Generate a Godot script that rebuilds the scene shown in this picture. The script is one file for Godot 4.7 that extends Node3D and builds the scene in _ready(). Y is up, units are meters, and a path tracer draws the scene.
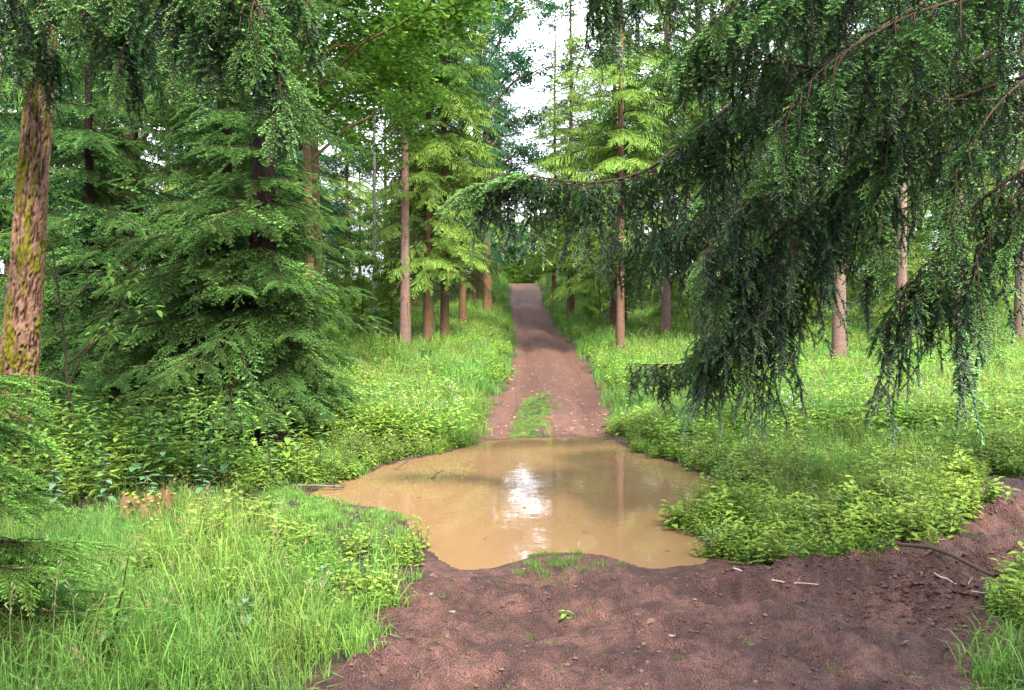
extends Node3D

var rng := RandomNumberGenerator.new()
var M := {}
var used := {}
var noise_a := FastNoiseLite.new()
var noise_b := FastNoiseLite.new()
var noise_c := FastNoiseLite.new()

# ---------------------------------------------------------------- mesh collector
class MB:
	var v := PackedVector3Array()
	var n := PackedVector3Array()
	var c := PackedColorArray()

	func tri(a: Vector3, b: Vector3, d: Vector3, col: Color) -> void:
		var nn := (d - a).cross(b - a).normalized()
		v.append(a); v.append(b); v.append(d)
		n.append(nn); n.append(nn); n.append(nn)
		c.append(col); c.append(col); c.append(col)

	func tube(pts: Array, rads: Array, sides: int, cols: Array) -> void:
		var last := pts.size() - 1
		var u := Vector3.ZERO
		var pp := PackedVector3Array()
		var pn := PackedVector3Array()
		for i in pts.size():
			var a: Vector3 = pts[maxi(i - 1, 0)]
			var b: Vector3 = pts[mini(i + 1, last)]
			var t := (b - a).normalized()
			if i == 0:
				u = t.cross(Vector3(0.31, 0.2, 0.93)).normalized()
			u = (u - t * u.dot(t)).normalized()
			var w := t.cross(u)
			var p: Vector3 = pts[i]
			var r: float = rads[i]
			for j in sides + 1:
				var g := TAU * j / sides
				var o := u * cos(g) + w * sin(g)
				pp.append(p + o * r)
				pn.append(o)
		var s1 := sides + 1
		for i in last:
			var ca: Color = cols[mini(i, cols.size() - 1)]
			var cb: Color = cols[mini(i + 1, cols.size() - 1)]
			for j in sides:
				var k0 := i * s1 + j
				var k1 := k0 + 1
				var k2 := k0 + s1
				var k3 := k2 + 1
				for k in [k0, k3, k1, k0, k2, k3]:
					v.append(pp[k]); n.append(pn[k])
					c.append(ca if k < k2 else cb)

	func leaf(base: Vector3, dir: Vector3, up: Vector3, length: float, width: float, col: Color, fold := 0.22) -> void:
		var side := dir.cross(up).normalized()
		var nn := side.cross(dir).normalized()
		var mid := base + dir * length * 0.42 - nn * width * fold * 0.5
		var l := mid + side * width * 0.5 + nn * width * fold
		var r := mid - side * width * 0.5 + nn * width * fold
		var tip := base + dir * length - nn * length * 0.12
		tri(base, l, mid, col); tri(mid, l, tip, col)
		tri(base, mid, r, col); tri(mid, tip, r, col)

	func leaf2(base: Vector3, dir: Vector3, up: Vector3, length: float, width: float, col: Color) -> void:
		var side := dir.cross(up).normalized()
		var nn := side.cross(dir).normalized()
		var m := base + dir * length * 0.45
		var l := m + side * width * 0.5 + nn * width * 0.18
		var r := m - side * width * 0.5 + nn * width * 0.18
		var tip := base + dir * length
		tri(base, l, tip, col); tri(base, tip, r, col)

	func shoot(base: Vector3, dir: Vector3, length: float, nl: float, count: int, width: float, col: Color, tipcol: Color, stem: Color, rg: RandomNumberGenerator) -> void:
		var side := dir.cross(Vector3(0.3, 0.9, 0.2)).normalized()
		var oth := side.cross(dir)
		var e := base + dir * length
		var sw := 0.0017
		tri(base + side * sw, e, base - side * sw, stem)
		tri(base + oth * sw, e, base - oth * sw, stem)
		for k in count:
			var t := (k + rg.randf()) / count
			var g := k * 2.4 + rg.randf() * 0.5
			var rad := side * cos(g) + oth * sin(g)
			var nd := (dir * (0.75 + 0.5 * t) + rad).normalized()
			var p := base + dir * length * t
			var wv := nd.cross(rad + dir * 0.1).normalized() * width
			var ll := nl * rg.randf_range(0.8, 1.15) * (1.0 - 0.35 * t * t)
			var cc := col.lerp(tipcol, clampf(t * 1.3 - 0.2, 0.0, 1.0))
			var q := rg.randf_range(0.85, 1.15)
			tri(p - wv, p + wv, p + nd * ll, Color(cc.r * q, cc.g * q, cc.b * q))

	func stamp(s: MB, t: Transform3D) -> void:
		v.append_array(t * s.v)
		n.append_array(Transform3D(t.basis.orthonormalized(), Vector3.ZERO) * s.n)
		c.append_array(s.c)

	func mesh() -> ArrayMesh:
		var a := []
		a.resize(Mesh.ARRAY_MAX)
		a[Mesh.ARRAY_VERTEX] = v
		a[Mesh.ARRAY_NORMAL] = n
		a[Mesh.ARRAY_COLOR] = c
		var m := ArrayMesh.new()
		m.add_surface_from_arrays(Mesh.PRIMITIVE_TRIANGLES, a)
		return m

# ---------------------------------------------------------------- helpers
func V(x: float, y: float, z: float) -> Vector3:
	return Vector3(x, y, z)

func numbered(called: String) -> String:
	var k: int = used.get(called, -1) + 1
	used[called] = k
	return called if k == 0 else "%s_%03d" % [called, k]

func tag(o: Node, label: String, category: String, group := "", kind := "") -> void:
	if label: o.set_meta("label", label)
	if category: o.set_meta("category", category)
	if group: o.set_meta("group", group)
	if kind: o.set_meta("kind", kind)

func thing(called: String, at: Vector3, label: String, category: String, group := "") -> Node3D:
	var o := Node3D.new()
	o.name = numbered(called)
	add_child(o)
	o.position = at
	tag(o, label, category, group)
	return o

func part(called: String, m: Mesh, mat: Material, parent: Node, at := Transform3D()) -> MeshInstance3D:
	var o := MeshInstance3D.new()
	o.name = called if parent != self else numbered(called)
	o.mesh = m
	o.material_override = mat
	o.transform = at
	parent.add_child(o, true)
	return o

func multi(called: String, m: Mesh, xf: Array, cols: Array, mat: Material, parent: Node) -> MultiMeshInstance3D:
	var mm := MultiMesh.new()
	mm.transform_format = MultiMesh.TRANSFORM_3D
	mm.use_colors = true
	mm.mesh = m
	mm.instance_count = xf.size()
	for i in xf.size():
		mm.set_instance_transform(i, xf[i])
		mm.set_instance_color(i, cols[i])
	var o := MultiMeshInstance3D.new()
	o.name = called if parent != self else numbered(called)
	o.multimesh = mm
	o.material_override = mat
	parent.add_child(o, true)
	return o

func frame(at: Vector3, x_axis: Vector3, up: Vector3, s: float) -> Transform3D:
	var x := x_axis.normalized()
	var z := x.cross(up).normalized()
	var y := z.cross(x)
	return Transform3D(Basis(x * s, y * s, z * s), at)

func along(pts: Array, t: float) -> Vector3:
	var f := clampf(t, 0.0, 1.0) * (pts.size() - 1)
	var i := mini(int(f), pts.size() - 2)
	var p0: Vector3 = pts[maxi(i - 1, 0)]
	var p1: Vector3 = pts[i]
	var p2: Vector3 = pts[i + 1]
	var p3: Vector3 = pts[mini(i + 2, pts.size() - 1)]
	return p1.cubic_interpolate(p2, p0, p3, f - i)

func resample(pts: Array, n: int) -> Array:
	var o := []
	for i in n + 1:
		o.append(along(pts, float(i) / n))
	return o

func rr(a: float, b: float) -> float:
	return rng.randf_range(a, b)

func mat(called: String, rough: float, spec := 0.3, back := 0.0) -> StandardMaterial3D:
	var m := StandardMaterial3D.new()
	m.resource_name = called
	m.vertex_color_use_as_albedo = true
	m.roughness = rough
	m.metallic_specular = spec
	m.cull_mode = BaseMaterial3D.CULL_DISABLED
	if back > 0.0:
		m.backlight_enabled = true
		m.backlight = Color(back, back, back).linear_to_srgb()
	return m

func noise_tex(freq: float, seed_: int, size: int, ramp: Array, octaves := 4, kind := FastNoiseLite.TYPE_SIMPLEX_SMOOTH) -> NoiseTexture2D:
	var f := FastNoiseLite.new()
	f.noise_type = kind
	f.seed = seed_
	f.frequency = freq
	f.fractal_octaves = octaves
	var t := NoiseTexture2D.new()
	t.width = size; t.height = size
	t.seamless = true
	t.noise = f
	if ramp.size():
		var g := Gradient.new()
		g.offsets = PackedFloat32Array(ramp[0])
		g.colors = PackedColorArray(ramp[1])
		t.color_ramp = g
	return t

# ---------------------------------------------------------------- the lie of the land (x, distance d = -z)
const PUDDLE := [[-1.93, 7.84], [-1.82, 8.34], [-1.56, 9.03], [-1.34, 9.71], [-0.91, 10.24], [-0.34, 11.41], [0.12, 11.72], [0.84, 11.83], [1.42, 11.51], [1.66, 10.16], [2.02, 9.23], [2.15, 8.56], [1.99, 7.7], [1.63, 6.99], [1.41, 6.44], [1.43, 5.99], [1.32, 5.47], [0.97, 5.33], [0.68, 5.66], [0.41, 5.76], [0.16, 5.71], [-0.08, 5.4], [-0.33, 5.35], [-0.55, 5.61], [-0.73, 6.28], [-0.99, 7.03], [-1.44, 7.31]]
const MUD := [[-0.85, 0.5], [-0.79, 3.01], [-0.74, 3.59], [-0.65, 4.17], [-0.65, 4.96], [-0.74, 5.99], [-0.62, 6.14], [-0.22, 5.61], [0.35, 5.99], [0.88, 5.61], [1.36, 5.73], [1.63, 5.33], [2.27, 5.47], [3.01, 5.86], [3.69, 6.44], [4.28, 7.56], [4.9, 8.34], [5.85, 8.67], [7.4, 9.0], [7.4, 6.4], [4.55, 5.38], [3.11, 4.78], [2.55, 4.38], [2.05, 3.59], [1.66, 3.01], [1.5, 0.5]]
const SX0 := -3.2
const SD0 := 0.4
const SSTEP := 0.06
const SNX := 180
const SND := 210
var sd_puddle := PackedFloat32Array()
var sd_mud := PackedFloat32Array()
const RISE := [[-30.0, 0.0], [0.0, 0.0], [12.0, 0.0], [16.0, 0.22], [21.0, 0.52], [27.0, 0.94], [36.0, 1.66], [46.0, 2.78], [52.0, 3.9], [57.0, 4.75], [63.0, 5.0], [80.0, 5.0], [200.0, 6.0]]
const TRACK := [[11.0, 0.55, 1.05], [12.4, 0.58, 0.95], [16.0, 0.75, 0.98], [20.0, 0.98, 0.93], [27.0, 1.1, 0.88], [36.0, 0.98, 0.85], [46.0, 0.85, 0.84], [54.0, 0.85, 0.84], [70.0, 0.4, 1.0], [200.0, 0.0, 1.0]]

func table(t: Array, d: float, k: int) -> float:
	for i in t.size() - 1:
		if d < t[i + 1][0]:
			var f := clampf((d - t[i][0]) / (t[i + 1][0] - t[i][0]), 0.0, 1.0)
			return lerpf(t[i][k], t[i + 1][k], f)
	return t[-1][k]

var rise_cache := PackedFloat32Array()
func rise(d: float) -> float:
	if rise_cache.is_empty():
		for i in 480:
			var s := 0.0
			for k in 9:
				s += table(RISE, i * 0.5 - 30.0 + (k - 4) * 0.6, 1)
			rise_cache.append(s / 9.0)
	var f := clampf((d + 30.0) * 2.0, 0.0, 478.0)
	var i := int(f)
	return lerpf(rise_cache[i], rise_cache[i + 1], f - i)

func poly_sd(poly: Array, x: float, y: float) -> float:
	var best := 1e9
	var inside := false
	var m := poly.size()
	for i in m:
		var ax: float = poly[i][0]
		var ay: float = poly[i][1]
		var q: Array = poly[(i + 1) % m]
		var ex: float = q[0] - ax
		var ey: float = q[1] - ay
		var wx := x - ax
		var wy := y - ay
		var t := clampf((wx * ex + wy * ey) / (ex * ex + ey * ey), 0.0, 1.0)
		var dx := wx - ex * t
		var dy := wy - ey * t
		best = minf(best, dx * dx + dy * dy)
		if (ay > y) != (q[1] > y) and x < ax + ex * wy / ey:
			inside = not inside
	return -sqrt(best) if inside else sqrt(best)

func look(t: PackedFloat32Array, x: float, d: float) -> float:
	var fx := (x - SX0) / SSTEP
	var fd := (d - SD0) / SSTEP
	if fx < 0.0 or fd < 0.0 or fx >= SNX - 1 or fd >= SND - 1:
		var ox := maxf(maxf(-fx, fx - SNX + 1), 0.0)
		var od := maxf(maxf(-fd, fd - SND + 1), 0.0)
		return maxf(0.5, (ox + od) * SSTEP)
	var i := int(fx)
	var j := int(fd)
	var k := j * SNX + i
	var a := lerpf(t[k], t[k + 1], fx - i)
	var b := lerpf(t[k + SNX], t[k + SNX + 1], fx - i)
	return lerpf(a, b, fd - j)

func island(x: float, d: float) -> float:   # grass left standing between the wheel tracks, > 0 inside
	var cx := 0.22 + (d - 12.0) * 0.07
	var q := Vector2((x - cx) / 0.36, (d - 14.2) / 3.0).length()
	return 1.0 - q

func track_sd(x: float, d: float) -> float:  # < 0 on the bare track
	if d < 11.3:
		return 9.0
	var s := absf(x - table(TRACK, d, 1)) - table(TRACK, d, 2)
	return s

func bare(x: float, d: float) -> float:      # > 0 where plants grow
	var w := noise_b.get_noise_2d(x * 3.0, d * 3.0) * 0.22 + noise_c.get_noise_2d(x * 9.0, d * 9.0) * 0.1
	var b := minf(look(sd_mud, x, d), minf(look(sd_puddle, x, d) - 0.05, track_sd(x, d)))
	if d > 11.5 and d < 17.0:
		b = maxf(b, island(x, d) * 0.3)
	return b + w

func low_bank(x: float, d: float) -> bool:   # trampled strip in front of the puddle's side arm
	return x > -2.3 and x < -0.6 and d > 5.9 and d < 8.1 and look(sd_puddle, x, d) < 1.1

func ground(x: float, d: float) -> float:
	var h := rise(d)
	var s := x - (table(TRACK, d, 1) if d > 11.0 else 0.55)
	var off := absf(s)
	h += smoothstep(1.0, 2.6, off) * 0.10 + maxf(0.0, off - 3.0) * 0.018
	h += noise_a.get_noise_2d(x * 0.35, d * 0.35) * 0.12 * smoothstep(2.0, 6.0, off)
	if d > 11.0:
		var ts := track_sd(x, d)
		if ts < 0.6:
			var rut := 0.0
			for side in [-0.62, 0.62]:
				rut -= exp(-pow((s - side) / 0.24, 2.0)) * 0.13
			rut += exp(-pow(s / 0.22, 2.0)) * 0.05
			h += (rut + noise_b.get_noise_2d(x * 4.0, d * 2.0) * 0.035 + noise_c.get_noise_2d(x * 8.0, d * 8.0) * 0.02) * smoothstep(0.6, -0.1, ts) * smoothstep(60.0, 40.0, d)
	var sm := look(sd_mud, x, d)
	if sm < 0.4 and d < 12.0:
		var k := smoothstep(0.4, -0.15, sm)
		var r := 0.055 + noise_b.get_noise_2d(x * 2.2, d * 2.6) * 0.055
		r += absf(noise_c.get_noise_2d(x * 5.0 + 40.0, d * 5.0)) * 0.05
		r += noise_c.get_noise_2d(x * 14.0, d * 14.0) * 0.034 + absf(noise_c.get_noise_2d(x * 28.0 + 7.0, d * 28.0)) * 0.035 * smoothstep(-0.1, 0.2, noise_b.get_noise_2d(x * 1.5 + 50.0, d * 1.5))
		# wheel ruts that swing away beside the bank
		for o in [[4.55, 0.10], [5.45, 0.13]]:
			var rl: float = o[0] + maxf(0.0, x - 0.8) * o[1] * 2.2
			r -= exp(-pow((d - rl) / 0.17, 2.0)) * 0.085 * smoothstep(0.7, 1.6, x)
			r += exp(-pow((d - rl - 0.3) / 0.1, 2.0)) * 0.05 * smoothstep(0.7, 1.6, x) * (0.6 + absf(noise_c.get_noise_2d(x * 18.0, d * 18.0)) * 2.0)
		# churned heap
		r += exp(-pow((x - 2.28) / 0.3, 2.0) - pow((d - 4.5) / 0.32, 2.0)) * (0.1 + absf(noise_c.get_noise_2d(x * 20.0, d * 20.0)) * 0.1)
		h = lerpf(h, r, k)
	var sp := look(sd_puddle, x, d)
	if sp < 1.0 and d < 13.0:
		sp += noise_c.get_noise_2d(x * 6.0, d * 6.0) * 0.06
		if sp < 0.0:
			h = -minf(0.16, -sp * 0.3)
		else:
			h = lerpf(0.006 + sp * 0.06, h, smoothstep(0.0, 0.75, sp))
	return h

func place(x: float, d: float, sink := 0.0) -> Vector3:
	return Vector3(x, ground(x, d) - sink, -d)

func build_tables() -> void:
	for j in SND:
		for i in SNX:
			var x := SX0 + i * SSTEP
			var d := SD0 + j * SSTEP
			sd_puddle.append(poly_sd(PUDDLE, x, d))
			sd_mud.append(poly_sd(MUD, x, d))

func axis_steps(a: float, b: float, step: float, lo: float, hi: float, grow: float) -> PackedFloat32Array:
	var left := PackedFloat32Array()
	var x := a
	var s := step
	while x > lo:
		s *= grow
		x -= s
		left.append(x)
	left.reverse()
	x = a
	while x < b:
		left.append(x)
		x += step
	s = step
	while x < hi:
		left.append(x)
		s *= grow
		x += s
	return left

func build_ground() -> void:
	var xs := axis_steps(-2.6, 6.2, 0.032, -150.0, 150.0, 1.085)
	var ds := axis_steps(2.6, 12.4, 0.032, -40.0, 190.0, 1.06)
	var nx := xs.size()
	var nd := ds.size()
	var v := PackedVector3Array()
	var c := PackedColorArray()
	var n := PackedVector3Array()
	v.resize(nx * nd); c.resize(nx * nd); n.resize(nx * nd)
	var mud_dark := Color(0.086, 0.041, 0.034)
	var mud_pale := Color(0.175, 0.087, 0.070)
	var clay := Color(0.225, 0.118, 0.086)
	var soil := Color(0.055, 0.05, 0.028)
	var litter := Color(0.085, 0.055, 0.034)
	for j in nd:
		var d := ds[j]
		for i in nx:
			var x := xs[i]
			v[j * nx + i] = Vector3(x, ground(x, d), -d)
			var col := soil
			if d > 8.0 and (x < -2.8 or x > 5.0):
				col = soil.lerp(litter, smoothstep(-0.2, 0.2, noise_a.get_noise_2d(x, d)))
			var b := bare(x, d)
			if b < 0.25:
				var pale := smoothstep(-0.25, 0.3, noise_b.get_noise_2d(x * 3.6 + 70.0, d * 3.6)) * 0.75 + smoothstep(-0.1, 0.5, noise_c.get_noise_2d(x * 10.0, d * 10.0)) * 0.25
				var dirt := mud_dark.lerp(mud_pale, pale)
				if d > 11.0:
					dirt = clay.lerp(mud_pale, 0.45 * smoothstep(-0.35, 0.45, noise_c.get_noise_2d(x * 12.0, d * 8.0) + noise_b.get_noise_2d(x * 2.5, d * 0.8)))
				col = dirt.lerp(col, smoothstep(0.0, 0.25, b))
			c[j * nx + i] = col
	for j in nd:
		for i in nx:
			var a := v[j * nx + mini(i + 1, nx - 1)] - v[j * nx + maxi(i - 1, 0)]
			var b2 := v[mini(j + 1, nd - 1) * nx + i] - v[maxi(j - 1, 0) * nx + i]
			n[j * nx + i] = a.cross(b2).normalized()
	var ix := PackedInt32Array()
	ix.resize((nx - 1) * (nd - 1) * 6)
	var k := 0
	for j in nd - 1:
		for i in nx - 1:
			var a := j * nx + i
			ix[k] = a; ix[k + 1] = a + nx; ix[k + 2] = a + nx + 1
			ix[k + 3] = a; ix[k + 4] = a + nx + 1; ix[k + 5] = a + 1
			k += 6
	if n[0].y < 0.0:
		for q in n.size(): n[q] = -n[q]
	var arr := []
	arr.resize(Mesh.ARRAY_MAX)
	arr[Mesh.ARRAY_VERTEX] = v; arr[Mesh.ARRAY_NORMAL] = n; arr[Mesh.ARRAY_COLOR] = c; arr[Mesh.ARRAY_INDEX] = ix
	var m := ArrayMesh.new()
	m.add_surface_from_arrays(Mesh.PRIMITIVE_TRIANGLES, arr)
	var o := part("ground", m, M.ground, self)
	tag(o, "reddish brown muddy ground and forest floor under the track and meadow", "", "", "structure")

func build_puddle() -> void:
	var p := PackedVector2Array()
	for q in PUDDLE: p.append(Vector2(q[0], -q[1]))
	var big: PackedVector2Array = Geometry2D.offset_polygon(p, 0.3, Geometry2D.JOIN_ROUND)[0]
	var t := Geometry2D.triangulate_polygon(big)
	var mb := MB.new()
	for i in range(0, t.size(), 3):
		var a := big[t[i]]
		var b := big[t[i + 1]]
		var e := big[t[i + 2]]
		var A := Vector3(a.x, 0, a.y)
		var B := Vector3(b.x, 0, b.y)
		var C := Vector3(e.x, 0, e.y)
		if (C - A).cross(B - A).y < 0.0:
			mb.tri(A, C, B, Color(1, 1, 1))
		else:
			mb.tri(A, B, C, Color(1, 1, 1))
	var o := part("puddle", mb.mesh(), M.water, self, Transform3D(Basis(), Vector3(0, 0.004, 0)))
	tag(o, "tan muddy puddle filling the track", "", "", "structure")

# ---------------------------------------------------------------- foliage pieces
const N_OLD := Color(0.038, 0.068, 0.040)
const N_MID := Color(0.064, 0.138, 0.038)
const N_NEW := Color(0.14, 0.29, 0.085)
const TWIG := Color(0.060, 0.042, 0.028)

func hanging_twig(length: float, fresh: float, seed_: int) -> ArrayMesh:
	var g := RandomNumberGenerator.new()
	g.seed = seed_
	var mb := MB.new()
	var pts := []
	var sway := Vector3(g.randf_range(-0.12, 0.12), 0, g.randf_range(-0.12, 0.12))
	for i in 8:
		var t := i / 7.0
		pts.append(Vector3(g.randf_range(-0.012, 0.012), -t * length, g.randf_range(-0.012, 0.012)) + sway * t * t * length)
	mb.tube(pts, [0.005, 0.0045, 0.004, 0.0035, 0.003, 0.0025, 0.002, 0.001], 3, [TWIG])
	var steps := int(length / 0.034)
	for k in steps:
		var t := (k + 0.5) / steps
		var p := along(pts, t)
		var nx := along(pts, minf(t + 0.05, 1.0))
		var dir := (nx - p).normalized() if t < 0.95 else Vector3.DOWN
		mb.shoot(p, dir, length / steps * 1.3, 0.024, 9, 0.0050, N_OLD, N_OLD, TWIG, g)
		if g.randf() < 0.72 and t < 0.97:
			var az := (0.0 if k % 2 == 0 else PI) + g.randf_range(-0.9, 0.9)
			var out := Vector3(cos(az), 0, sin(az))
			var sd := (Vector3.DOWN * g.randf_range(0.6, 1.6) + out * g.randf_range(0.6, 1.1)).normalized()
			var sl := g.randf_range(0.06, 0.15) * (1.1 - 0.5 * t)
			var tip := N_OLD.lerp(N_NEW, fresh * g.randf_range(0.4, 1.0)) if g.randf() < 0.4 + fresh * 0.6 else N_MID
			mb.shoot(p, sd, sl, 0.024, int(sl * 230.0), 0.0052, N_OLD, tip, TWIG, g)
			if sl > 0.1:
				var s2 := (sd + Vector3.DOWN * 0.9 + Vector3(g.randf_range(-.5, .5), 0, g.randf_range(-.5, .5))).normalized()
				mb.shoot(p + sd * sl * 0.4, s2, sl * 0.7, 0.023, int(sl * 160.0), 0.0052, N_OLD, tip, TWIG, g)
	mb.shoot(pts[7], Vector3.DOWN, 0.06, 0.020, 12, 0.0042, N_MID, N_OLD.lerp(N_NEW, fresh), TWIG, g)
	return mb.mesh()

func flat_frond(length: float, fresh: float, seed_: int) -> ArrayMesh:
	var g := RandomNumberGenerator.new()
	g.seed = seed_
	var mb := MB.new()
	var pts := []
	for i in 6:
		var t := i / 5.0
		pts.append(Vector3(t * length, -0.22 * t * t * length + g.randf_range(-.008, .008), g.randf_range(-.02, .02)))
	mb.tube(pts, [0.004, 0.0035, 0.003, 0.0025, 0.002, 0.001], 3, [TWIG])
	var steps := int(length / 0.05)
	for k in steps:
		var t := (k + 0.6) / steps
		var p := along(pts, t)
		var dir := (along(pts, minf(t + 0.06, 1.0)) - p).normalized() if t < 0.94 else Vector3(1, -0.3, 0).normalized()
		mb.shoot(p, dir, length / steps * 1.2, 0.026, 7, 0.0055, N_OLD, N_MID, TWIG, g)
		for s in [-1.0, 1.0]:
			if g.randf() < 0.15: continue
			var sl := (0.05 + 0.34 * length * (1.0 - t) * smoothstep(-0.1, 0.25, t)) * g.randf_range(0.7, 1.2)
			var sd := Vector3(g.randf_range(0.7, 1.0), g.randf_range(-0.45, 0.0), s * g.randf_range(0.6, 1.0)).normalized()
			var tip := N_MID.lerp(N_NEW, fresh * g.randf_range(0.3, 1.0))
			mb.shoot(p, sd, sl, 0.026, int(6 + sl * 95.0), 0.0058, N_MID, tip, TWIG, g)
			if sl > 0.09:
				for s2 in [-1.0, 1.0]:
					var d2 := (sd + Vector3(0.3, -0.2, s2 * 0.9)).normalized()
					mb.shoot(p + sd * sl * g.randf_range(0.3, 0.55), d2, sl * 0.45, 0.024, int(5 + sl * 48.0), 0.0058, N_MID, tip, TWIG, g)
	return mb.mesh()

# a coarser frond for trees well behind: slim double blades in place of needles
func far_frond(length: float, tone: Color, tip: Color, hang: float, seed_: int) -> MB:
	var g := RandomNumberGenerator.new()
	g.seed = seed_
	var mb := MB.new()
	var steps := 9
	for k in steps:
		var t := (k + 0.5) / steps
		var p := Vector3(t * length, -0.25 * t * t * length, 0)
		mb.tri(p - Vector3(length / steps * .6, 0, .012), p + Vector3(length / steps * .7, 0, 0), p - Vector3(length / steps * .6, 0, -.012), tone)
		for s in [-1.0, 1.0]:
			var sl := (0.06 + 0.42 * length * (1.0 - t)) * g.randf_range(0.6, 1.2)
			var dir := Vector3(g.randf_range(0.6, 1.0), g.randf_range(-0.5, -0.05) - hang * g.randf_range(0.4, 1.4), s * g.randf_range(0.6, 1.0)).normalized()
			var w := dir.cross(Vector3.UP).normalized() * 0.013
			var e := p + dir * sl
			var q := g.randf_range(0.75, 1.25)
			var col := tone.lerp(tip, g.randf()) * q
			var m := p + dir * sl * 0.55
			mb.tri(p, m + w, m - w, col)
			mb.tri(m + w, e, m - w, col)
			mb.tri(p, m + Vector3(0, 0.014, 0), e - Vector3(0, 0.02, 0), col)
			var d2 := (dir + Vector3(0.2, -0.3, s * 0.6)).normalized()
			mb.tri(m, m + d2 * sl * 0.5 + w * 0.6, m + d2 * sl * 0.5 - w * 0.8, col)
	return mb

func leaf_cluster(count: int, spread: float, ll: float, lw: float, a: Color, b: Color, seed_: int, flat := 0.5) -> MB:
	var g := RandomNumberGenerator.new()
	g.seed = seed_
	var mb := MB.new()
	for i in count:
		var p := Vector3(g.randf_range(-1, 1), g.randf_range(-1, 1) * flat, g.randf_range(-1, 1))
		p = p.normalized() * spread * pow(g.randf(), 0.5)
		var az := g.randf() * TAU
		var dir := Vector3(cos(az), g.randf_range(-0.7, 0.2), sin(az)).normalized()
		var up := Vector3(g.randf_range(-.5, .5), 1, g.randf_range(-.5, .5)).normalized()
		var q := g.randf_range(0.8, 1.2)
		mb.leaf2(p, dir, up, ll * g.randf_range(0.7, 1.2), lw * g.randf_range(0.8, 1.2), a.lerp(b, g.randf()) * q)
	return mb

# ---------------------------------------------------------------- trees
func bark_cols(n: int, a: Color, b: Color) -> Array:
	var o := []
	for i in n: o.append(a.lerp(b, rng.randf()))
	return o

func trunk_mesh(pts: Array, r0: float, r1: float, sides: int, a: Color, b: Color, flare := 0.5) -> ArrayMesh:
	var mb := MB.new()
	var n := pts.size()
	var rads := []
	for i in n:
		var t := float(i) / (n - 1)
		rads.append(lerpf(r0, r1, t) * (1.0 + flare * exp(-t * n * 0.9)))
	mb.tube(pts, rads, sides, bark_cols(n, a, b))
	return mb.mesh()

# thick furrowed bark as relief on the trunk, moss in patches with an edge of their own
func rough_trunk(pts: Array, r0: float, r1: float, rings: int, sides: int, moss: float, dark: Color, pale: Color) -> ArrayMesh:
	var pp := PackedVector3Array()
	var cc := PackedColorArray()
	for i in rings + 1:
		var t := float(i) / rings
		var p := along(pts, t)
		var r := lerpf(r0, r1, t) * (1.0 + 0.45 * exp(-t * 14.0))
		for j in sides:
			var g := TAU * j / sides
			var cx := cos(g)
			var cz := sin(g)
			var bend := noise_c.get_noise_3d(cx * 2.0, p.y * 3.0, cz * 2.0) * 0.8
			var f := 1.0 - absf(noise_c.get_noise_3d(cx * 11.0 + bend, p.y * 5.5, cz * 11.0)) * 2.6
			var f2 := noise_c.get_noise_3d(cx * 26.0 + 9.0, p.y * 40.0, cz * 26.0)
			var crack := smoothstep(0.45, 0.95, f)
			var mo := smoothstep(0.0, 0.12, noise_a.get_noise_3d(cx * 5.0 + 5.0, p.y * 5.0, cz * 5.0) + moss - 0.35 + f2 * 0.2 - cx * 0.12)
			pp.append(p + Vector3(cx, 0, cz) * r * (1.0 - crack * 0.16 + f2 * 0.06 + mo * 0.05))
			var col := pale.lerp(dark, crack) * (1.0 + f2 * 0.7)
			cc.append(col.lerp(Color(0.085, 0.078, 0.012) * (1.0 + f2), mo))
	var nn := PackedVector3Array()
	for i in rings + 1:
		for j in sides:
			var a := pp[i * sides + (j + 1) % sides] - pp[i * sides + (j + sides - 1) % sides]
			var b := pp[mini(i + 1, rings) * sides + j] - pp[maxi(i - 1, 0) * sides + j]
			var q := a.cross(b).normalized()
			nn.append(q if q.dot(Vector3(cos(TAU * j / sides), 0, sin(TAU * j / sides))) > 0.0 else -q)
	var ix := PackedInt32Array()
	for i in rings:
		for j in sides:
			var a := i * sides + j
			var b := i * sides + (j + 1) % sides
			ix.append_array([a, a + sides, b, b, a + sides, b + sides])
	var A := pp[ix[0]]
	if (pp[ix[2]] - A).cross(pp[ix[1]] - A).dot(nn[0]) < 0.0:
		ix.reverse()
	var arr := []
	arr.resize(Mesh.ARRAY_MAX)
	arr[Mesh.ARRAY_VERTEX] = pp; arr[Mesh.ARRAY_NORMAL] = nn; arr[Mesh.ARRAY_COLOR] = cc; arr[Mesh.ARRAY_INDEX] = ix
	var m := ArrayMesh.new()
	m.add_surface_from_arrays(Mesh.PRIMITIVE_TRIANGLES, arr)
	return m

var twigs := []
var fresh_twigs := []
var fronds := []
var fresh_fronds := []

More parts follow.
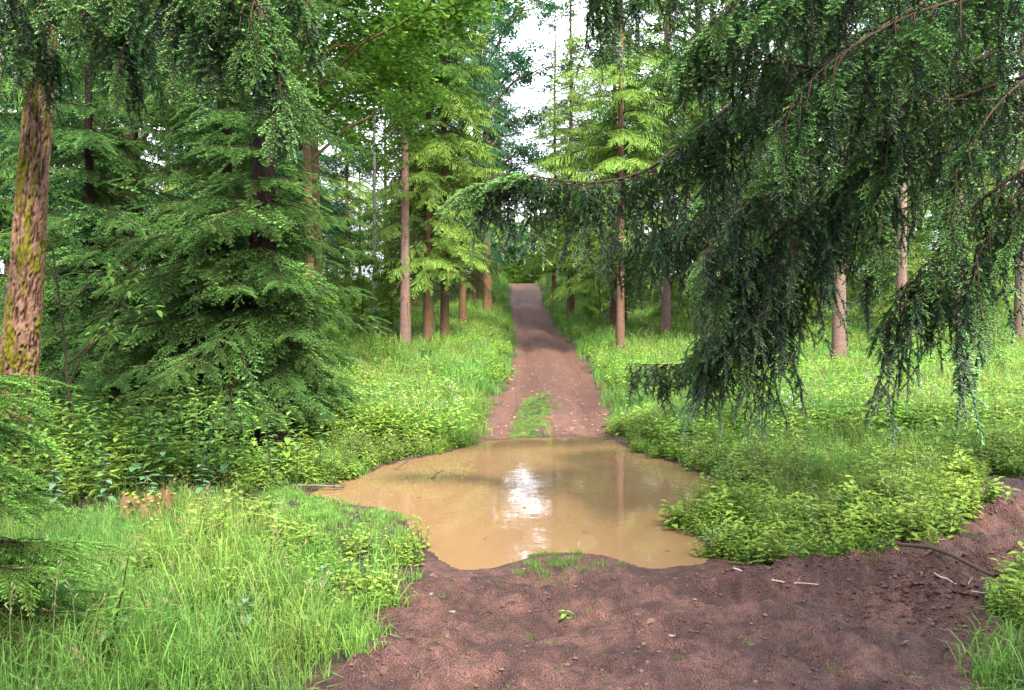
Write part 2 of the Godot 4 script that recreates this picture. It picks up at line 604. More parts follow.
# a bough with its side branches and its curtain of hanging twigs; a part of the tree
func hang_bough(tree: Node3D, pts_world: Array, r0: float, len_in: float, len_out: float, density: float, fresh: float, sides := 0.6) -> void:
	var pts := []
	for p in resample(pts_world, 22): pts.append(p - tree.position)
	var mb := MB.new()
	var rads := []
	for i in pts.size(): rads.append(maxf(0.003, r0 * 0.62 * (1.0 - i / 22.0)))
	var bark := Color(0.06, 0.043, 0.032)
	mb.tube(pts, rads, 6, bark_cols(pts.size(), bark, Color(0.11, 0.082, 0.058)))
	var total := 0.0
	for i in 22: total += (pts[i + 1] - pts[i]).length()
	var spots := []       # [place, twig length]
	var fans := []
	var t := 0.18
	while t < 1.0:
		spots.append([along(pts, t), lerpf(len_in, len_out, t) * rr(0.5, 1.2)])
		t += rr(0.05, 0.11) / total / density
	t = 0.22
	while t < 0.97:
		var p := along(pts, t)
		var dir := (along(pts, t + 0.03) - p).normalized()
		var flat := dir.cross(Vector3.UP).normalized() * (1.0 if rng.randf() < 0.5 else -1.0)
		var sl := rr(0.35, 0.9) * sides * (1.15 - t * 0.6)
		var sdir := (dir * rr(0.5, 1.0) + flat * rr(0.5, 1.0) + Vector3(0, rr(-0.15, 0.1), 0)).normalized()
		var sp := []
		for i in 6:
			var q := i / 5.0
			sp.append(p + sdir * sl * q + Vector3(0, -0.5 * q * q * sl, 0))
		mb.tube(sp, [0.007, 0.006, 0.005, 0.004, 0.003, 0.002], 4, [TWIG])
		if rng.randf() < 0.22 + fresh * 0.8:
			for fan in 2:
				var fdir := (sdir + sdir.cross(Vector3.UP) * rr(-.7, .7) + Vector3(0, rr(-.7, -.1), 0)).normalized()
				fans.append(frame(along(sp, rr(.4, 1.0)), fdir, Vector3(rr(-.4, .4), 1, rr(-.4, .4)), rr(.45, .85)))
		var u := 0.15
		while u < 1.0:
			spots.append([along(sp, u), lerpf(len_in, len_out, t) * rr(0.35, 0.95) * (1.05 - 0.5 * u)])
			u += rr(0.06, 0.12) / sl / density
		t += rr(0.14, 0.26) / total / density
	var bough := part("bough", mb.mesh(), M.bark, tree)
	var kinds := twigs.size() + fresh_twigs.size()
	var xf := []
	var cols := []
	for k in kinds:
		xf.append([]); cols.append([])
	for s in spots:
		var k := rng.randi() % twigs.size()
		if rng.randf() < fresh + 0.1: k = twigs.size() + rng.randi() % fresh_twigs.size()
		var sc: float = minf(s[1] / 0.7, 1.25)
		var th := lerpf(1.0, sc, 0.45) * 1.4
		var b := Basis(Vector3(1, 0, 0), rr(-0.13, 0.13)) * Basis(Vector3(0, 0, 1), rr(-0.13, 0.13)) * Basis(Vector3.UP, rr(0, TAU)) * Basis.from_scale(Vector3(th, sc, th))
		xf[k].append(Transform3D(b, s[0]))
		var q := rr(1.5, 2.8)
		cols[k].append(Color(q * rr(1.0, 1.35), q, q * rr(1.0, 1.3)))
	if fans.size():
		var fc := []
		for q in fans: fc.append(Color(1.1, 1, 1.1) * rr(.9, 1.5))
		var half := fans.size() / 2
		if rng.randf() < 0.25 + fresh * 1.5: half = fans.size() / 5
		multi("spray", fronds[rng.randi() % fronds.size()], fans.slice(0, half + 1), fc.slice(0, half + 1), M.needle, bough).set_meta("kind", "stuff")
		if half + 1 < fans.size():
			multi("spray", fresh_fronds[rng.randi() % fresh_fronds.size()], fans.slice(half + 1), fc.slice(half + 1), M.needle, bough).set_meta("kind", "stuff")
	for k in kinds:
		if xf[k].size():
			var f := multi("needles", (twigs + fresh_twigs)[k], xf[k], cols[k], M.needle, bough)
			f.set_meta("kind", "stuff")

# a spruce close enough to show its sprays: trunk, limbs and fronds
func near_spruce(tree: Node3D, pts: Array, r0: float, h0: float, h1: float, reach: float, top: float, step: float, dead: float, tint: Color, droop := 1.0, clear_toward := -1.0) -> void:
	var trunk := trunk_mesh(pts, r0, 0.02, 14, Color(0.03, 0.023, 0.018), Color(0.06, 0.045, 0.035))
	part("trunk", trunk, M.bark, tree)
	var mb := MB.new()
	var kinds := fronds.size() + fresh_fronds.size()
	var xf := []
	var cols := []
	for k in kinds:
		xf.append([]); cols.append([])
	var total: float = pts[-1].y
	var h := h0
	while h < h1:
		var f := (h - h0) / (top - h0)
		var p0 := along(pts, h / total)
		var count := 5 if h < 7.0 else 3
		var a0 := rr(0, TAU)
		for b in count:
			var az := a0 + TAU * b / count + rr(-0.35, 0.35)
			var out := Vector3(cos(az), 0, sin(az))
			var L := maxf(0.3, reach * (1.0 - 0.75 * f) * rr(0.7, 1.12))
			if clear_toward > 0.0: L *= 1.0 - clear_toward * maxf(0.0, out.x) * clampf(1.15 - h / 12.0, 0.0, 1.0)
			var start := p0 + Vector3(0, rr(-0.15, 0.15), 0)
			var bp := []
			var dr := rr(0.25, 0.5) * droop
			for i in 9:
				var q := i / 8.0
				bp.append(start + out * L * q + Vector3(0, (0.10 * q - dr * q * q * 1.3 + 0.55 * dr * pow(q, 4.0)) * L, 0) + out.cross(Vector3.UP) * sin(q * 3.0 + a0) * 0.06 * L)
			var rad := 0.004 + 0.006 * L
			mb.tube(bp, [rad, rad * .9, rad * .8, rad * .7, rad * .6, rad * .45, rad * .35, rad * .2, 0.002], 4, [TWIG])
			var t := dead / maxf(L, 0.5)
			while t < 1.0:
				var p := along(bp, t)
				var dir := (along(bp, minf(t + 0.08, 1.0)) - along(bp, maxf(t - 0.05, 0.0))).normalized()
				var side := dir.cross(Vector3.UP).normalized()
				for s in [-1.0, 1.0]:
					var fl := clampf(0.5 * L * (1.1 - t), 0.27, 0.85) * rr(0.7, 1.2)
					var fd: Vector3 = (dir * rr(0.6, 1.0) + side * s * rr(0.5, 1.0) + Vector3(0, rr(-0.5, 0.0), 0)).normalized()
					var k := rng.randi() % fronds.size()
					if rng.randf() < 0.15 + 0.5 * t: k = fronds.size() + rng.randi() % fresh_fronds.size()
					xf[k].append(frame(p, fd, Vector3(rr(-.3, .3), 1, rr(-.3, .3)), fl / 0.6))
					var q := rr(0.8, 1.25)
					cols[k].append(tint * Color(q * rr(.9, 1.1), q, q * rr(.9, 1.1)))
				t += rr(0.14, 0.23) * minf(1.0, L / 1.4) / L
			xf[0].append(frame(bp[8], bp[8] - bp[7], Vector3.UP, 0.5))
			cols[0].append(tint)
		h += step * rr(0.7, 1.3) * (1.0 if h < 7.0 else 2.0)
	part("branchwork", mb.mesh(), M.bark, tree)
	var crown := Node3D.new()
	crown.name = "crown"
	tree.add_child(crown)
	for k in kinds:
		if xf[k].size():
			multi("needles", (fronds + fresh_fronds)[k], xf[k], cols[k], M.needle, crown).set_meta("kind", "stuff")

# a spruce farther off, one crown mesh stamped from coarse fronds; returned as [trunk, branchwork, crown]
func far_spruce(height: float, crown0: float, reach: float, r0: float, tone: Color, tip: Color, bark_a: Color, bark_b: Color, hang: float, seed_: int, dead_branches := true) -> Array:
	var old := rng.state
	rng.seed = seed_
	var pts := []
	for i in 12:
		var t := i / 11.0
		pts.append(Vector3(rr(-.06, .06) * t, t * height, rr(-.06, .06) * t))
	var kinds := []
	for k in 4: kinds.append(far_frond(0.9, tone, tip, hang, seed_ + k))
	var br := MB.new()
	var cr := MB.new()
	if dead_branches:
		var h := height * 0.07
		while h < crown0 + 1.0:
			var az := rr(0, TAU)
			var out := Vector3(cos(az), rr(-0.35, 0.15), sin(az))
			var L := rr(0.4, 1.7)
			var s := along(pts, h / height)
			var m := s + out * L * 0.5 + Vector3(0, rr(-.1, .1), 0)
			br.tube([s, m, s + out * L + Vector3(0, -0.15 * L, 0)], [0.016, 0.011, 0.004], 3, [Color(0.14, 0.10, 0.08)])
			for q in 3:
				var w := m.lerp(s + out * L, rng.randf())
				br.tube([w, w + Vector3(rr(-.4, .4), rr(-.3, .05), rr(-.4, .4))], [0.006, 0.002], 3, [Color(0.13, 0.10, 0.08)])
			h += rr(0.12, 0.4)
	var h := crown0
	while h < height:
		var f := (h - crown0) / (height - crown0)
		var a0 := rr(0, TAU)
		for b in 5:
			if rng.randf() < 0.12: continue
			var az := a0 + TAU * b / 5.0 + rr(-.4, .4)
			var out := Vector3(cos(az), 0, sin(az))
			var rise_ := rr(-0.1, 0.35)
			var sag := rr(0.5, 0.95)
			var L := maxf(0.3, reach * pow(1.0 - f, 0.8) * rr(0.6, 1.15) * smoothstep(-0.25, 0.15, f))
			var s := along(pts, clampf((h + rr(-.35, .35)) / height, 0.0, 1.0))
			var bp := []
			for i in 5:
				var q := i / 4.0
				bp.append(s + out * L * q + Vector3(0, (rise_ * q - sag * q * q + 0.35 * q * q * q) * L, 0))
			br.tube(bp, [0.03, 0.022, 0.016, 0.01, 0.004], 3, [Color(0.07, 0.05, 0.035)])
			var t := 0.15
			while t < 1.02:
				var p := along(bp, t)
				var dir := (along(bp, minf(t + .1, 1.0)) - along(bp, maxf(t - .1, 0.0))).normalized()
				for sd in ([-1.0, 1.0] if t < 0.9 else [0.0]):
					var fd: Vector3 = (dir + dir.cross(Vector3.UP) * sd * rr(.5, 1.1) + Vector3(0, rr(-.35, .1), 0)).normalized()
					cr.stamp(kinds[rng.randi() % 4], frame(p, fd, Vector3(rr(-.6, .6), 1, rr(-.6, .6)), rr(0.5, 1.2) * clampf(L * .6, .4, 1.0)))
				t += rr(.23, .35) / L
		h += rr(0.3, 0.55)
	var tm := trunk_mesh(pts, r0, 0.025, 10, bark_a, bark_b, 0.35)
	rng.state = old
	return [tm, br.mesh(), cr.mesh()]

func broadleaf(height: float, crown0: float, reach: float, r0: float, ll: float, a: Color, b: Color, bark_a: Color, bark_b: Color, seed_: int, limbs := 16, per := 9) -> Array:
	var old := rng.state
	rng.seed = seed_
	var pts := []
	for i in 8:
		var t := i / 7.0
		pts.append(Vector3(sin(t * 3.0 + seed_) * 0.25 * t, t * height * 0.92, cos(t * 2.3 + seed_) * 0.25 * t))
	var kinds := []
	for k in 5: kinds.append(leaf_cluster(26, 0.34, ll, ll * 0.7, a, b, seed_ * 7 + k))
	var br := MB.new()
	var cr := MB.new()
	for i in limbs:
		var f := (i + rng.randf()) / limbs
		var h := lerpf(crown0, height * 0.9, f)
		var az := i * 2.4 + rr(-.4, .4)
		var L := reach * (0.55 + 0.6 * sin(PI * clampf(f * 0.85 + 0.12, 0, 1))) * rr(0.75, 1.1)
		var s := along(pts, clampf((h - 0.08 * height) / (height * 0.92), 0.05, 1.0))
		var e := Vector3(cos(az) * L, h - s.y + rr(0.0, 0.25) * L, sin(az) * L)
		var bp := [s, s + e * 0.35 + Vector3(0, 0.12 * L, 0), s + e * 0.7 + Vector3(0, 0.10 * L, 0), s + e]
		var r := r0 * 0.4 * (1.1 - f * 0.7)
		br.tube(bp, [r, r * .7, r * .4, 0.008], 5, bark_cols(4, bark_a, bark_b))
		for q in per:
			var t := rr(0.3, 1.0)
			var p := along(bp, t)
			var sub := Vector3(rr(-1, 1), rr(-.45, .55), rr(-1, 1)).normalized() * rr(0.5, 1.25) * reach * 0.32
			br.tube([p, p + sub * .5 + Vector3(0, .05, 0), p + sub], [r * .22, r * .15, .003], 3, [bark_a])
			for w in 5:
				var at := p + sub * rr(0.35, 1.1) + Vector3(rr(-.3, .3), rr(-.25, .2), rr(-.3, .3))
				cr.stamp(kinds[rng.randi() % 5], Transform3D(Basis(Vector3.UP, rr(0, TAU)).scaled(Vector3.ONE * rr(.8, 1.3)), at))
	var tm := trunk_mesh(pts, r0, 0.03, 12, bark_a, bark_b, 0.4)
	rng.state = old
	return [tm, br.mesh(), cr.mesh()]

func put_tree(called: String, kit: Array, x: float, d: float, turn: float, s: Vector3, leafy: Material, label: String, group := "") -> Node3D:
	var o := thing(called, place(x, d, 0.08), label, "tree", group)
	o.basis = Basis(Vector3.UP, turn).scaled(s)
	part("trunk", kit[0], M.bark, o)
	part("branchwork", kit[1], M.bark, o)
	part("crown", kit[2], leafy, o)
	return o

# ---------------------------------------------------------------- ground plants
func grass_tuft(blades: int, height: float, spread: float, width: float, a: Color, b: Color, lean: float, seed_: int, seeds := 0.0) -> ArrayMesh:
	var g := RandomNumberGenerator.new()
	g.seed = seed_
	var mb := MB.new()
	for i in blades:
		var az := g.randf() * TAU
		var out := Vector3(cos(az), 0, sin(az))
		var p := Vector3(g.randf_range(-1, 1), 0, g.randf_range(-1, 1)) * spread - Vector3(0, 0.03, 0)
		var h := height * g.randf_range(0.5, 1.15)
		var ln := lean * g.randf_range(0.2, 1.3)
		var stalk := g.randf() < seeds
		var col := a.lerp(b, g.randf()) * g.randf_range(0.8, 1.2)
		var w := width * g.randf_range(0.7, 1.3)
		if stalk:
			h *= 1.35; w *= 0.45; ln *= 0.5
			col = Color(0.17, 0.20, 0.07)
		var side := out.cross(Vector3.UP).rotated(Vector3.UP, g.randf_range(-.8, .8)) * w
		var q1 := p + out * ln * h * 0.12 + Vector3(0, h * 0.42, 0)
		var q2 := p + out * ln * h * 0.42 + Vector3(0, h * 0.78, 0)
		var q3 := p + out * ln * h * 0.95 + Vector3(0, h * (1.0 - 0.25 * ln), 0)
		mb.tri(p - side, q1 + side, p + side, col); mb.tri(p - side, q1 - side, q1 + side, col)
		mb.tri(q1 - side, q2 + side * .75, q1 + side, col); mb.tri(q1 - side, q2 - side * .75, q2 + side * .75, col)
		mb.tri(q2 - side * .75, q3, q2 + side * .75, col)
		if stalk:
			for k in 7:
				var sp := q2.lerp(q3, k / 6.0)
				var sv := Vector3(g.randf_range(-1, 1), g.randf_range(0.2, 1.2), g.randf_range(-1, 1)).normalized() * 0.03
				mb.tri(sp, sp + sv + side * 2.0, sp + sv - side * 2.0, Color(0.22, 0.18, 0.10))
	return mb.mesh()

func herb(stems: int, height: float, spread: float, ll: float, lw: float, a: Color, b: Color, seed_: int) -> ArrayMesh:
	var g := RandomNumberGenerator.new()
	g.seed = seed_
	var mb := MB.new()
	for i in stems:
		var az := g.randf() * TAU
		var r := g.randf() * spread
		var p := Vector3(cos(az) * r, -0.02, sin(az) * r)
		var h := height * g.randf_range(0.55, 1.15)
		var e := p + Vector3(cos(az) * spread * 0.5, h, sin(az) * spread * 0.5)
		mb.tube([p, p.lerp(e, 0.5) + Vector3(0, 0.02, 0), e], [0.003, 0.0025, 0.0015], 3, [Color(0.09, 0.13, 0.04)])
		var n := 7
		for k in n:
			var t := 0.2 + 0.8 * k / (n - 1)
			for s in 2:
				var la := k * 1.57 + s * PI + g.randf_range(-.4, .4) + az
				var dir := Vector3(cos(la), g.randf_range(-0.25, 0.45), sin(la)).normalized()
				mb.leaf(p.lerp(e, t), dir, Vector3(g.randf_range(-.2, .2), 1, g.randf_range(-.2, .2)), ll * g.randf_range(.7, 1.2) * (1.2 - 0.5 * t), lw * g.randf_range(.8, 1.2) * (1.2 - 0.5 * t), a.lerp(b, g.randf()) * g.randf_range(.85, 1.15))
	return mb.mesh()

func flower_stalk(seed_: int) -> ArrayMesh:
	var g := RandomNumberGenerator.new()
	g.seed = seed_
	var mb := MB.new()
	for i in 5:
		var p := Vector3(g.randf_range(-.12, .12), 0, g.randf_range(-.12, .12))
		var e := p + Vector3(g.randf_range(-.06, .06), g.randf_range(.28, .45), g.randf_range(-.06, .06))
		mb.tube([p, e], [0.002, 0.0015], 3, [Color(0.10, 0.15, 0.05)])
		for k in 9:
			var q := e + Vector3(g.randf_range(-.02, .02), g.randf_range(-.012, .02), g.randf_range(-.02, .02))
			mb.leaf2(q, Vector3(g.randf_range(-1, 1), .3, g.randf_range(-1, 1)).normalized(), Vector3.UP, .014, .012, Color(0.75, 0.74, 0.66))
	return mb.mesh()

func scatter(called: String, meshes: Array, spots: Array, material: Material, label: String, category: String) -> void:
	# spots: [x, d, scale, tint]; one object, each variant a part of it
	var root := thing(called, Vector3.ZERO, label, category)
	root.set_meta("kind", "stuff")
	var xf := []
	var cols := []
	for k in meshes.size():
		xf.append([]); cols.append([])
	for s in spots:
		var k := rng.randi() % meshes.size()
		var b := Basis(Vector3(1, 0, 0), rr(-.12, .12)) * Basis(Vector3.UP, rr(0, TAU)) * Basis.from_scale(Vector3.ONE * s[2] * Vector3(1, rr(.8, 1.2), 1))
		xf[k].append(Transform3D(b, Vector3(s[0], ground(s[0], s[1]), -s[1])))
		cols[k].append(s[3])
	for k in meshes.size():
		if xf[k].size():
			multi(category.split(" ")[-1] + "_mass", meshes[k], xf[k], cols[k], material, root).set_meta("kind", "stuff")

# ---------------------------------------------------------------- the scene
func _ready() -> void:
	rng.seed = 4711
	noise_a.seed = 3; noise_a.frequency = 0.35; noise_a.fractal_octaves = 3
	noise_b.seed = 11; noise_b.frequency = 0.5; noise_b.fractal_octaves = 3
	noise_c.seed = 29; noise_c.frequency = 0.45; noise_c.fractal_octaves = 2

	var cam := Camera3D.new()
	cam.name = "camera"
	cam.fov = 46.0
	cam.near = 0.1
	cam.far = 600.0
	cam.position = Vector3(0, 1.6, 0)
	cam.rotation_degrees = Vector3(-1.2, 0, 0)
	add_child(cam)

	var env := Environment.new()
	env.background_mode = Environment.BG_SKY
	var sm := ProceduralSkyMaterial.new()
	sm.sky_top_color = Color(0.90, 0.94, 1.0)
	sm.sky_horizon_color = Color(0.97, 0.96, 1.0)
	sm.sky_curve = 0.2
	sm.ground_bottom_color = Color(0.25, 0.24, 0.2)
	sm.ground_horizon_color = Color(0.5, 0.5, 0.48)
	sm.sky_energy_multiplier = 1.0
	var sky := Sky.new()
	sky.sky_material = sm
	env.sky = sky
	env.tonemap_mode = Environment.TONE_MAPPER_LINEAR
	env.tonemap_exposure = 6.0
	env.sdfgi_enabled = true
	env.ssao_enabled = true
	env.ssil_enabled = true
	var we := WorldEnvironment.new()
	we.name = "world"
	we.environment = env
	add_child(we)
	var sun := DirectionalLight3D.new()
	sun.name = "sun"
	sun.light_energy = 0.9
	sun.light_angular_distance = 6.0
	sun.light_color = Color(1.0, 0.96, 0.9)
	sun.shadow_enabled = true
	sun.rotation_degrees = Vector3(-48, 22, 0)
	add_child(sun)

	materials()
	build_tables()
	build_ground()
	build_puddle()
	prepare_foliage()
	near_trees()
	far_trees()
	plants()
	small_things()

func materials() -> void:
	M.needle = mat("needles", 0.7, 0.12)
	M.leaf = mat("leaves", 0.6, 0.22, 0.7)
	M.grass = mat("grass", 0.65, 0.15, 0.5)
	M.bark = mat("bark", 0.9, 0.2)
	M.bark.albedo_texture = noise_tex(0.02, 5, 512, [[0.0, 0.45, 1.0], [Color(0.55, 0.53, 0.5), Color(0.85, 0.83, 0.8), Color(1, 1, 1)]], 5)
	M.bark.uv1_triplanar = true
	M.bark.uv1_world_triplanar = false
	M.bark.uv1_scale = Vector3(5, 1.2, 5)
	M.bark.heightmap_enabled = true
	M.bark.heightmap_texture = noise_tex(0.03, 8, 512, [], 5)
	M.bark.heightmap_scale = 1.2
	M.rough_bark = mat("furrowed bark", 0.95, 0.15)
	M.ground = mat("mud and soil", 0.72, 0.4)
	M.ground.albedo_texture = noise_tex(0.012, 21, 1024, [[0.0, 0.35, 0.6, 1.0], [Color(0.55, 0.5, 0.5), Color(0.82, 0.8, 0.78), Color(0.95, 0.93, 0.92), Color(1, 1, 1)]], 6)
	M.ground.uv1_triplanar = true
	M.ground.uv1_world_triplanar = true
	M.ground.uv1_scale = Vector3(0.8, 0.8, 0.8)
	M.ground.heightmap_enabled = true
	M.ground.heightmap_texture = noise_tex(0.08, 22, 1024, [], 5)
	M.ground.heightmap_scale = 6.5
	M.water = StandardMaterial3D.new()
	M.water.resource_name = "muddy water"
	M.water.albedo_color = Color(0.172, 0.102, 0.052).linear_to_srgb()
	M.water.roughness = 0.03
	M.water.metallic_specular = 0.36
	M.water.uv1_triplanar = true
	M.water.uv1_world_triplanar = true
	M.water.uv1_scale = Vector3(0.5, 0.5, 0.5)
	M.water.heightmap_enabled = true
	M.water.heightmap_texture = noise_tex(0.012, 31, 512, [], 3)
	M.water.heightmap_scale = 0.06
	M.stone = mat("stone", 0.85, 0.3)
	M.wood = mat("weathered wood", 0.9, 0.2)

func prepare_foliage() -> void:
	for k in 5: twigs.append(hanging_twig(0.7, 0.1, 100 + k))
	for k in 3: fresh_twigs.append(hanging_twig(0.7, 0.9, 200 + k))
	for k in 4: fronds.append(flat_frond(0.6, 0.15, 300 + k))
	for k in 3: fresh_fronds.append(flat_frond(0.6, 0.85, 400 + k))

func near_trees() -> void:
	# the great spruce beside the clearing, its boughs reaching out over the puddle
	var t := thing("spruce_tree", place(5.7, 6.6, 0.1), "great spruce whose long boughs hang dark needle curtains over the puddle", "tree")
	var tp := []
	for i in 14: tp.append(Vector3(0.05 * sin(i * 1.7), i * 1.4, 0.05 * cos(i * 1.3)))
	part("trunk", rough_trunk(tp, 0.30, 0.05, 150, 40, 0.2, Color(0.05, 0.036, 0.028), Color(0.15, 0.105, 0.08)), M.rough_bark, t)
	var tx := 5.7
	var boughs := [
		[[V(tx,5.70,-6.6), V(5.17,5.60,-6.80), V(3.05,4.77,-6.40), V(2.20,3.80,-6.20), V(1.64,3.27,-6.20), V(1.42,3.12,-6.25), V(1.05,2.82,-6.30), V(0.66,2.74,-6.40), V(0.36,2.78,-6.50), V(0.09,2.82,-6.50), V(-0.14,2.82,-6.55), V(-0.31,2.67,-6.60)], 0.045, 0.9, 0.48, 1.25, 0.05, 0.35],
		[[V(tx,5.3,-6.6), V(5.02,5.16,-6.60), V(3.97,4.57,-6.30), V(2.94,3.94,-6.00), V(2.36,3.56,-5.80), V(2.11,3.41,-5.70), V(1.74,3.46,-5.60), V(1.40,3.63,-5.60), V(1.23,3.58,-5.60)], 0.045, 0.6, 0.6, 0.8, 0.3, 0.7],
		[[V(tx,3.5,-6.6), V(4.49,3.32,-6.00), V(3.53,3.16,-5.60), V(2.91,3.11,-5.40), V(2.42,3.06,-5.20), V(2.12,2.97,-5.10)], 0.03, 0.5, 0.35, 0.6, 0.35, 0.6],
		[[V(tx,4.0,-6.6), V(4.94,3.78,-6.60), V(3.96,3.21,-6.60), V(2.70,2.70,-6.50), V(2.06,2.30,-6.50), V(1.84,1.90,-6.50), V(1.71,1.54,-6.50), V(1.59,1.34,-6.60), V(1.29,1.30,-6.70), V(0.97,1.30,-6.80)], 0.035, 0.8, 0.3, 1.2, 0.08, 0.55],
		[[V(2.9,2.8,-6.5), V(2.5,2.45,-6.35), V(2.2,1.95,-6.3), V(2.02,1.72,-6.3), V(1.85,1.6,-6.3)], 0.02, 0.7, 0.85, 1.3, 0.08, 0.6],
		[[V(2.5,2.5,-6.5), V(2.1,2.1,-6.4), V(1.8,1.7,-6.4), V(1.6,1.55,-6.4), V(1.45,1.5,-6.45)], 0.02, 0.7, 0.7, 1.2, 0.05, 0.5],
		[[V(tx,3.4,-6.6), V(4.64,3.19,-6.20), V(3.90,2.84,-6.00), V(3.45,2.54,-6.00), V(3.20,2.25,-6.00), V(3.07,2.09,-6.00), V(2.90,1.92,-6.00), V(2.75,1.59,-6.00)], 0.03, 0.6, 0.85, 0.9, 0.08, 0.5],
		[[V(tx,3.2,-6.6), V(4.64,3.0,-6.1), V(3.95,2.7,-5.9), V(3.55,2.35,-5.9), V(3.33,2.0,-5.9), V(3.22,1.7,-5.9)], 0.028, 0.5, 0.95, 0.8, 0.08, 0.4],
		[[V(tx,4.5,-6.6), V(4.79,4.18,-6.40), V(3.45,3.58,-6.00), V(2.67,3.11,-5.90), V(2.09,2.89,-5.90), V(1.89,2.80,-5.90), V(1.65,2.46,-5.90), V(1.34,2.08,-5.90)], 0.035, 0.7, 0.5, 1.0, 0.22, 0.7],
		[[V(tx,3.8,-6.6), V(4.19,3.51,-5.80), V(3.02,3.17,-5.60), V(2.56,2.94,-5.50), V(2.48,2.74,-5.50), V(2.44,2.20,-5.50), V(2.39,1.86,-5.50)], 0.028, 0.45, 0.3, 0.6, 0.3, 0.5],
		[[V(tx,6.7,-6.6), V(5.4,6.54,-7.2), V(3.58,5.64,-7.50), V(2.26,5.22,-7.40), V(1.51,4.99,-7.30), V(0.97,4.81,-7.30), V(0.70,4.59,-7.30)], 0.045, 0.9, 0.7, 0.9, 0.1, 0.5],
		[[V(tx,4.9,-6.6), V(4.19,4.69,-5.60), V(2.91,4.24,-5.40), V(2.01,3.93,-5.30), V(1.46,3.70,-5.20), V(1.14,3.44,-5.20)], 0.035, 0.75, 0.45, 1.0, 0.35, 0.8],
		[[V(tx,4.3,-6.6), V(4.04,4.04,-5.40), V(3.12,3.76,-5.20), V(2.39,3.49,-5.00), V(1.86,3.15,-4.90), V(1.62,2.85,-4.90)], 0.035, 0.7, 0.45, 0.8, 0.4, 0.8],
		[[V(tx,3.8,-6.6), V(5.3,3.68,-7.2), V(4.09,3.54,-7.60), V(3.24,3.40,-7.80), V(2.41,3.33,-7.90), V(1.85,2.96,-8.00), V(1.46,2.56,-8.00)], 0.035, 0.9, 0.7, 1.0, 0.08, 0.7],
		[[V(tx,3.2,-6.6), V(5.38,3.09,-7.00), V(4.66,2.98,-7.60), V(4.01,2.83,-7.80), V(3.28,2.55,-7.90), V(2.83,2.17,-8.00)], 0.03, 0.5, 0.4, 0.4, 0.1, 0.6],
		[[V(tx,3.6,-6.6), V(4.08,3.44,-5.20), V(3.37,3.25,-5.00), V(2.94,2.97,-4.90), V(2.70,2.61,-4.90), V(2.58,2.37,-4.90)], 0.03, 0.5, 0.3, 0.6, 0.4, 0.6],
		[[V(tx,3.0,-6.6), V(4.39,2.83,-5.60), V(3.84,2.74,-5.50), V(3.44,2.53,-5.50), V(3.20,2.20,-5.50), V(3.06,1.86,-5.50)], 0.03, 0.5, 0.3, 0.45, 0.2, 0.6],
		[[V(tx,5.9,-6.6), V(4.4,5.6,-7.3), V(3.4,5.2,-7.6), V(2.5,4.7,-7.7), V(1.9,4.3,-7.7)], 0.04, 0.9, 0.7, 1.0, 0.1, 0.8],
		[[V(tx,5.2,-6.6), V(4.5,4.9,-7.6), V(3.6,4.6,-8.2), V(2.9,4.2,-8.4), V(2.4,3.8,-8.5)], 0.04, 0.9, 0.7, 1.0, 0.1, 0.8],
		[[V(tx,6.2,-6.6), V(4.3,5.9,-5.9), V(3.2,5.4,-5.6), V(2.3,4.8,-5.5), V(1.7,4.3,-5.4)], 0.04, 0.9, 0.7, 0.9, 0.2, 0.8],
	]
	boughs.append_array([
		[[V(4.2,3.9,-6.6), V(3.2,3.3,-6.9), V(2.4,2.9,-7.0), V(1.8,2.6,-7.0), V(1.3,2.45,-7.0), V(0.85,2.35,-7.0)], 0.03, 0.9, 0.6, 1.1, 0.05, 0.7],
		[[V(3.9,3.6,-6.3), V(2.9,3.0,-6.1), V(2.2,2.5,-6.0), V(1.75,2.15,-6.0), V(1.5,1.95,-6.0)], 0.03, 0.8, 0.7, 1.1, 0.12, 0.7],
	])
	for b in boughs:
		hang_bough(t, b[0], b[1], b[2], b[3], b[4], b[5], b[6])
	for k in 9:   # the boughs higher up and round the back
		var h := 6.6 + k * 1.0
		var az := k * 2.4
		var L := 3.6 * (1.0 - k / 12.0)
		var o := V(tx, h, -6.6)
		var out := Vector3(cos(az), 0, sin(az))
		hang_bough(t, [o, o + out * L * .4 + V(0, -.1, 0), o + out * L * .75 + V(0, -.5, 0), o + out * L + V(0, -.7, 0)], 0.04, 0.8, 0.5, 0.5, 0.15, 0.8)

	# the leaning mossy spruce at the edge of the grass
	t = thing("leaning_spruce", place(-4.95, 7.5, 0.15), "leaning spruce with furrowed bark and yellow moss on its trunk", "tree")
	var lp := []
	for p in [V(-4.97, -0.1, -7.5), V(-4.63, 0.75, -7.5), V(-4.5, 1.8, -7.5), V(-4.38, 3.24, -7.5), V(-4.2, 5.2, -7.5), V(-4.0, 8.0, -7.6), V(-3.9, 14.0, -7.7)]:
		lp.append(p - t.position)
	part("trunk", rough_trunk(lp, 0.19, 0.06, 700, 72, 0.28, Color(0.035, 0.020, 0.014), Color(0.15, 0.088, 0.060)), M.rough_bark, t)
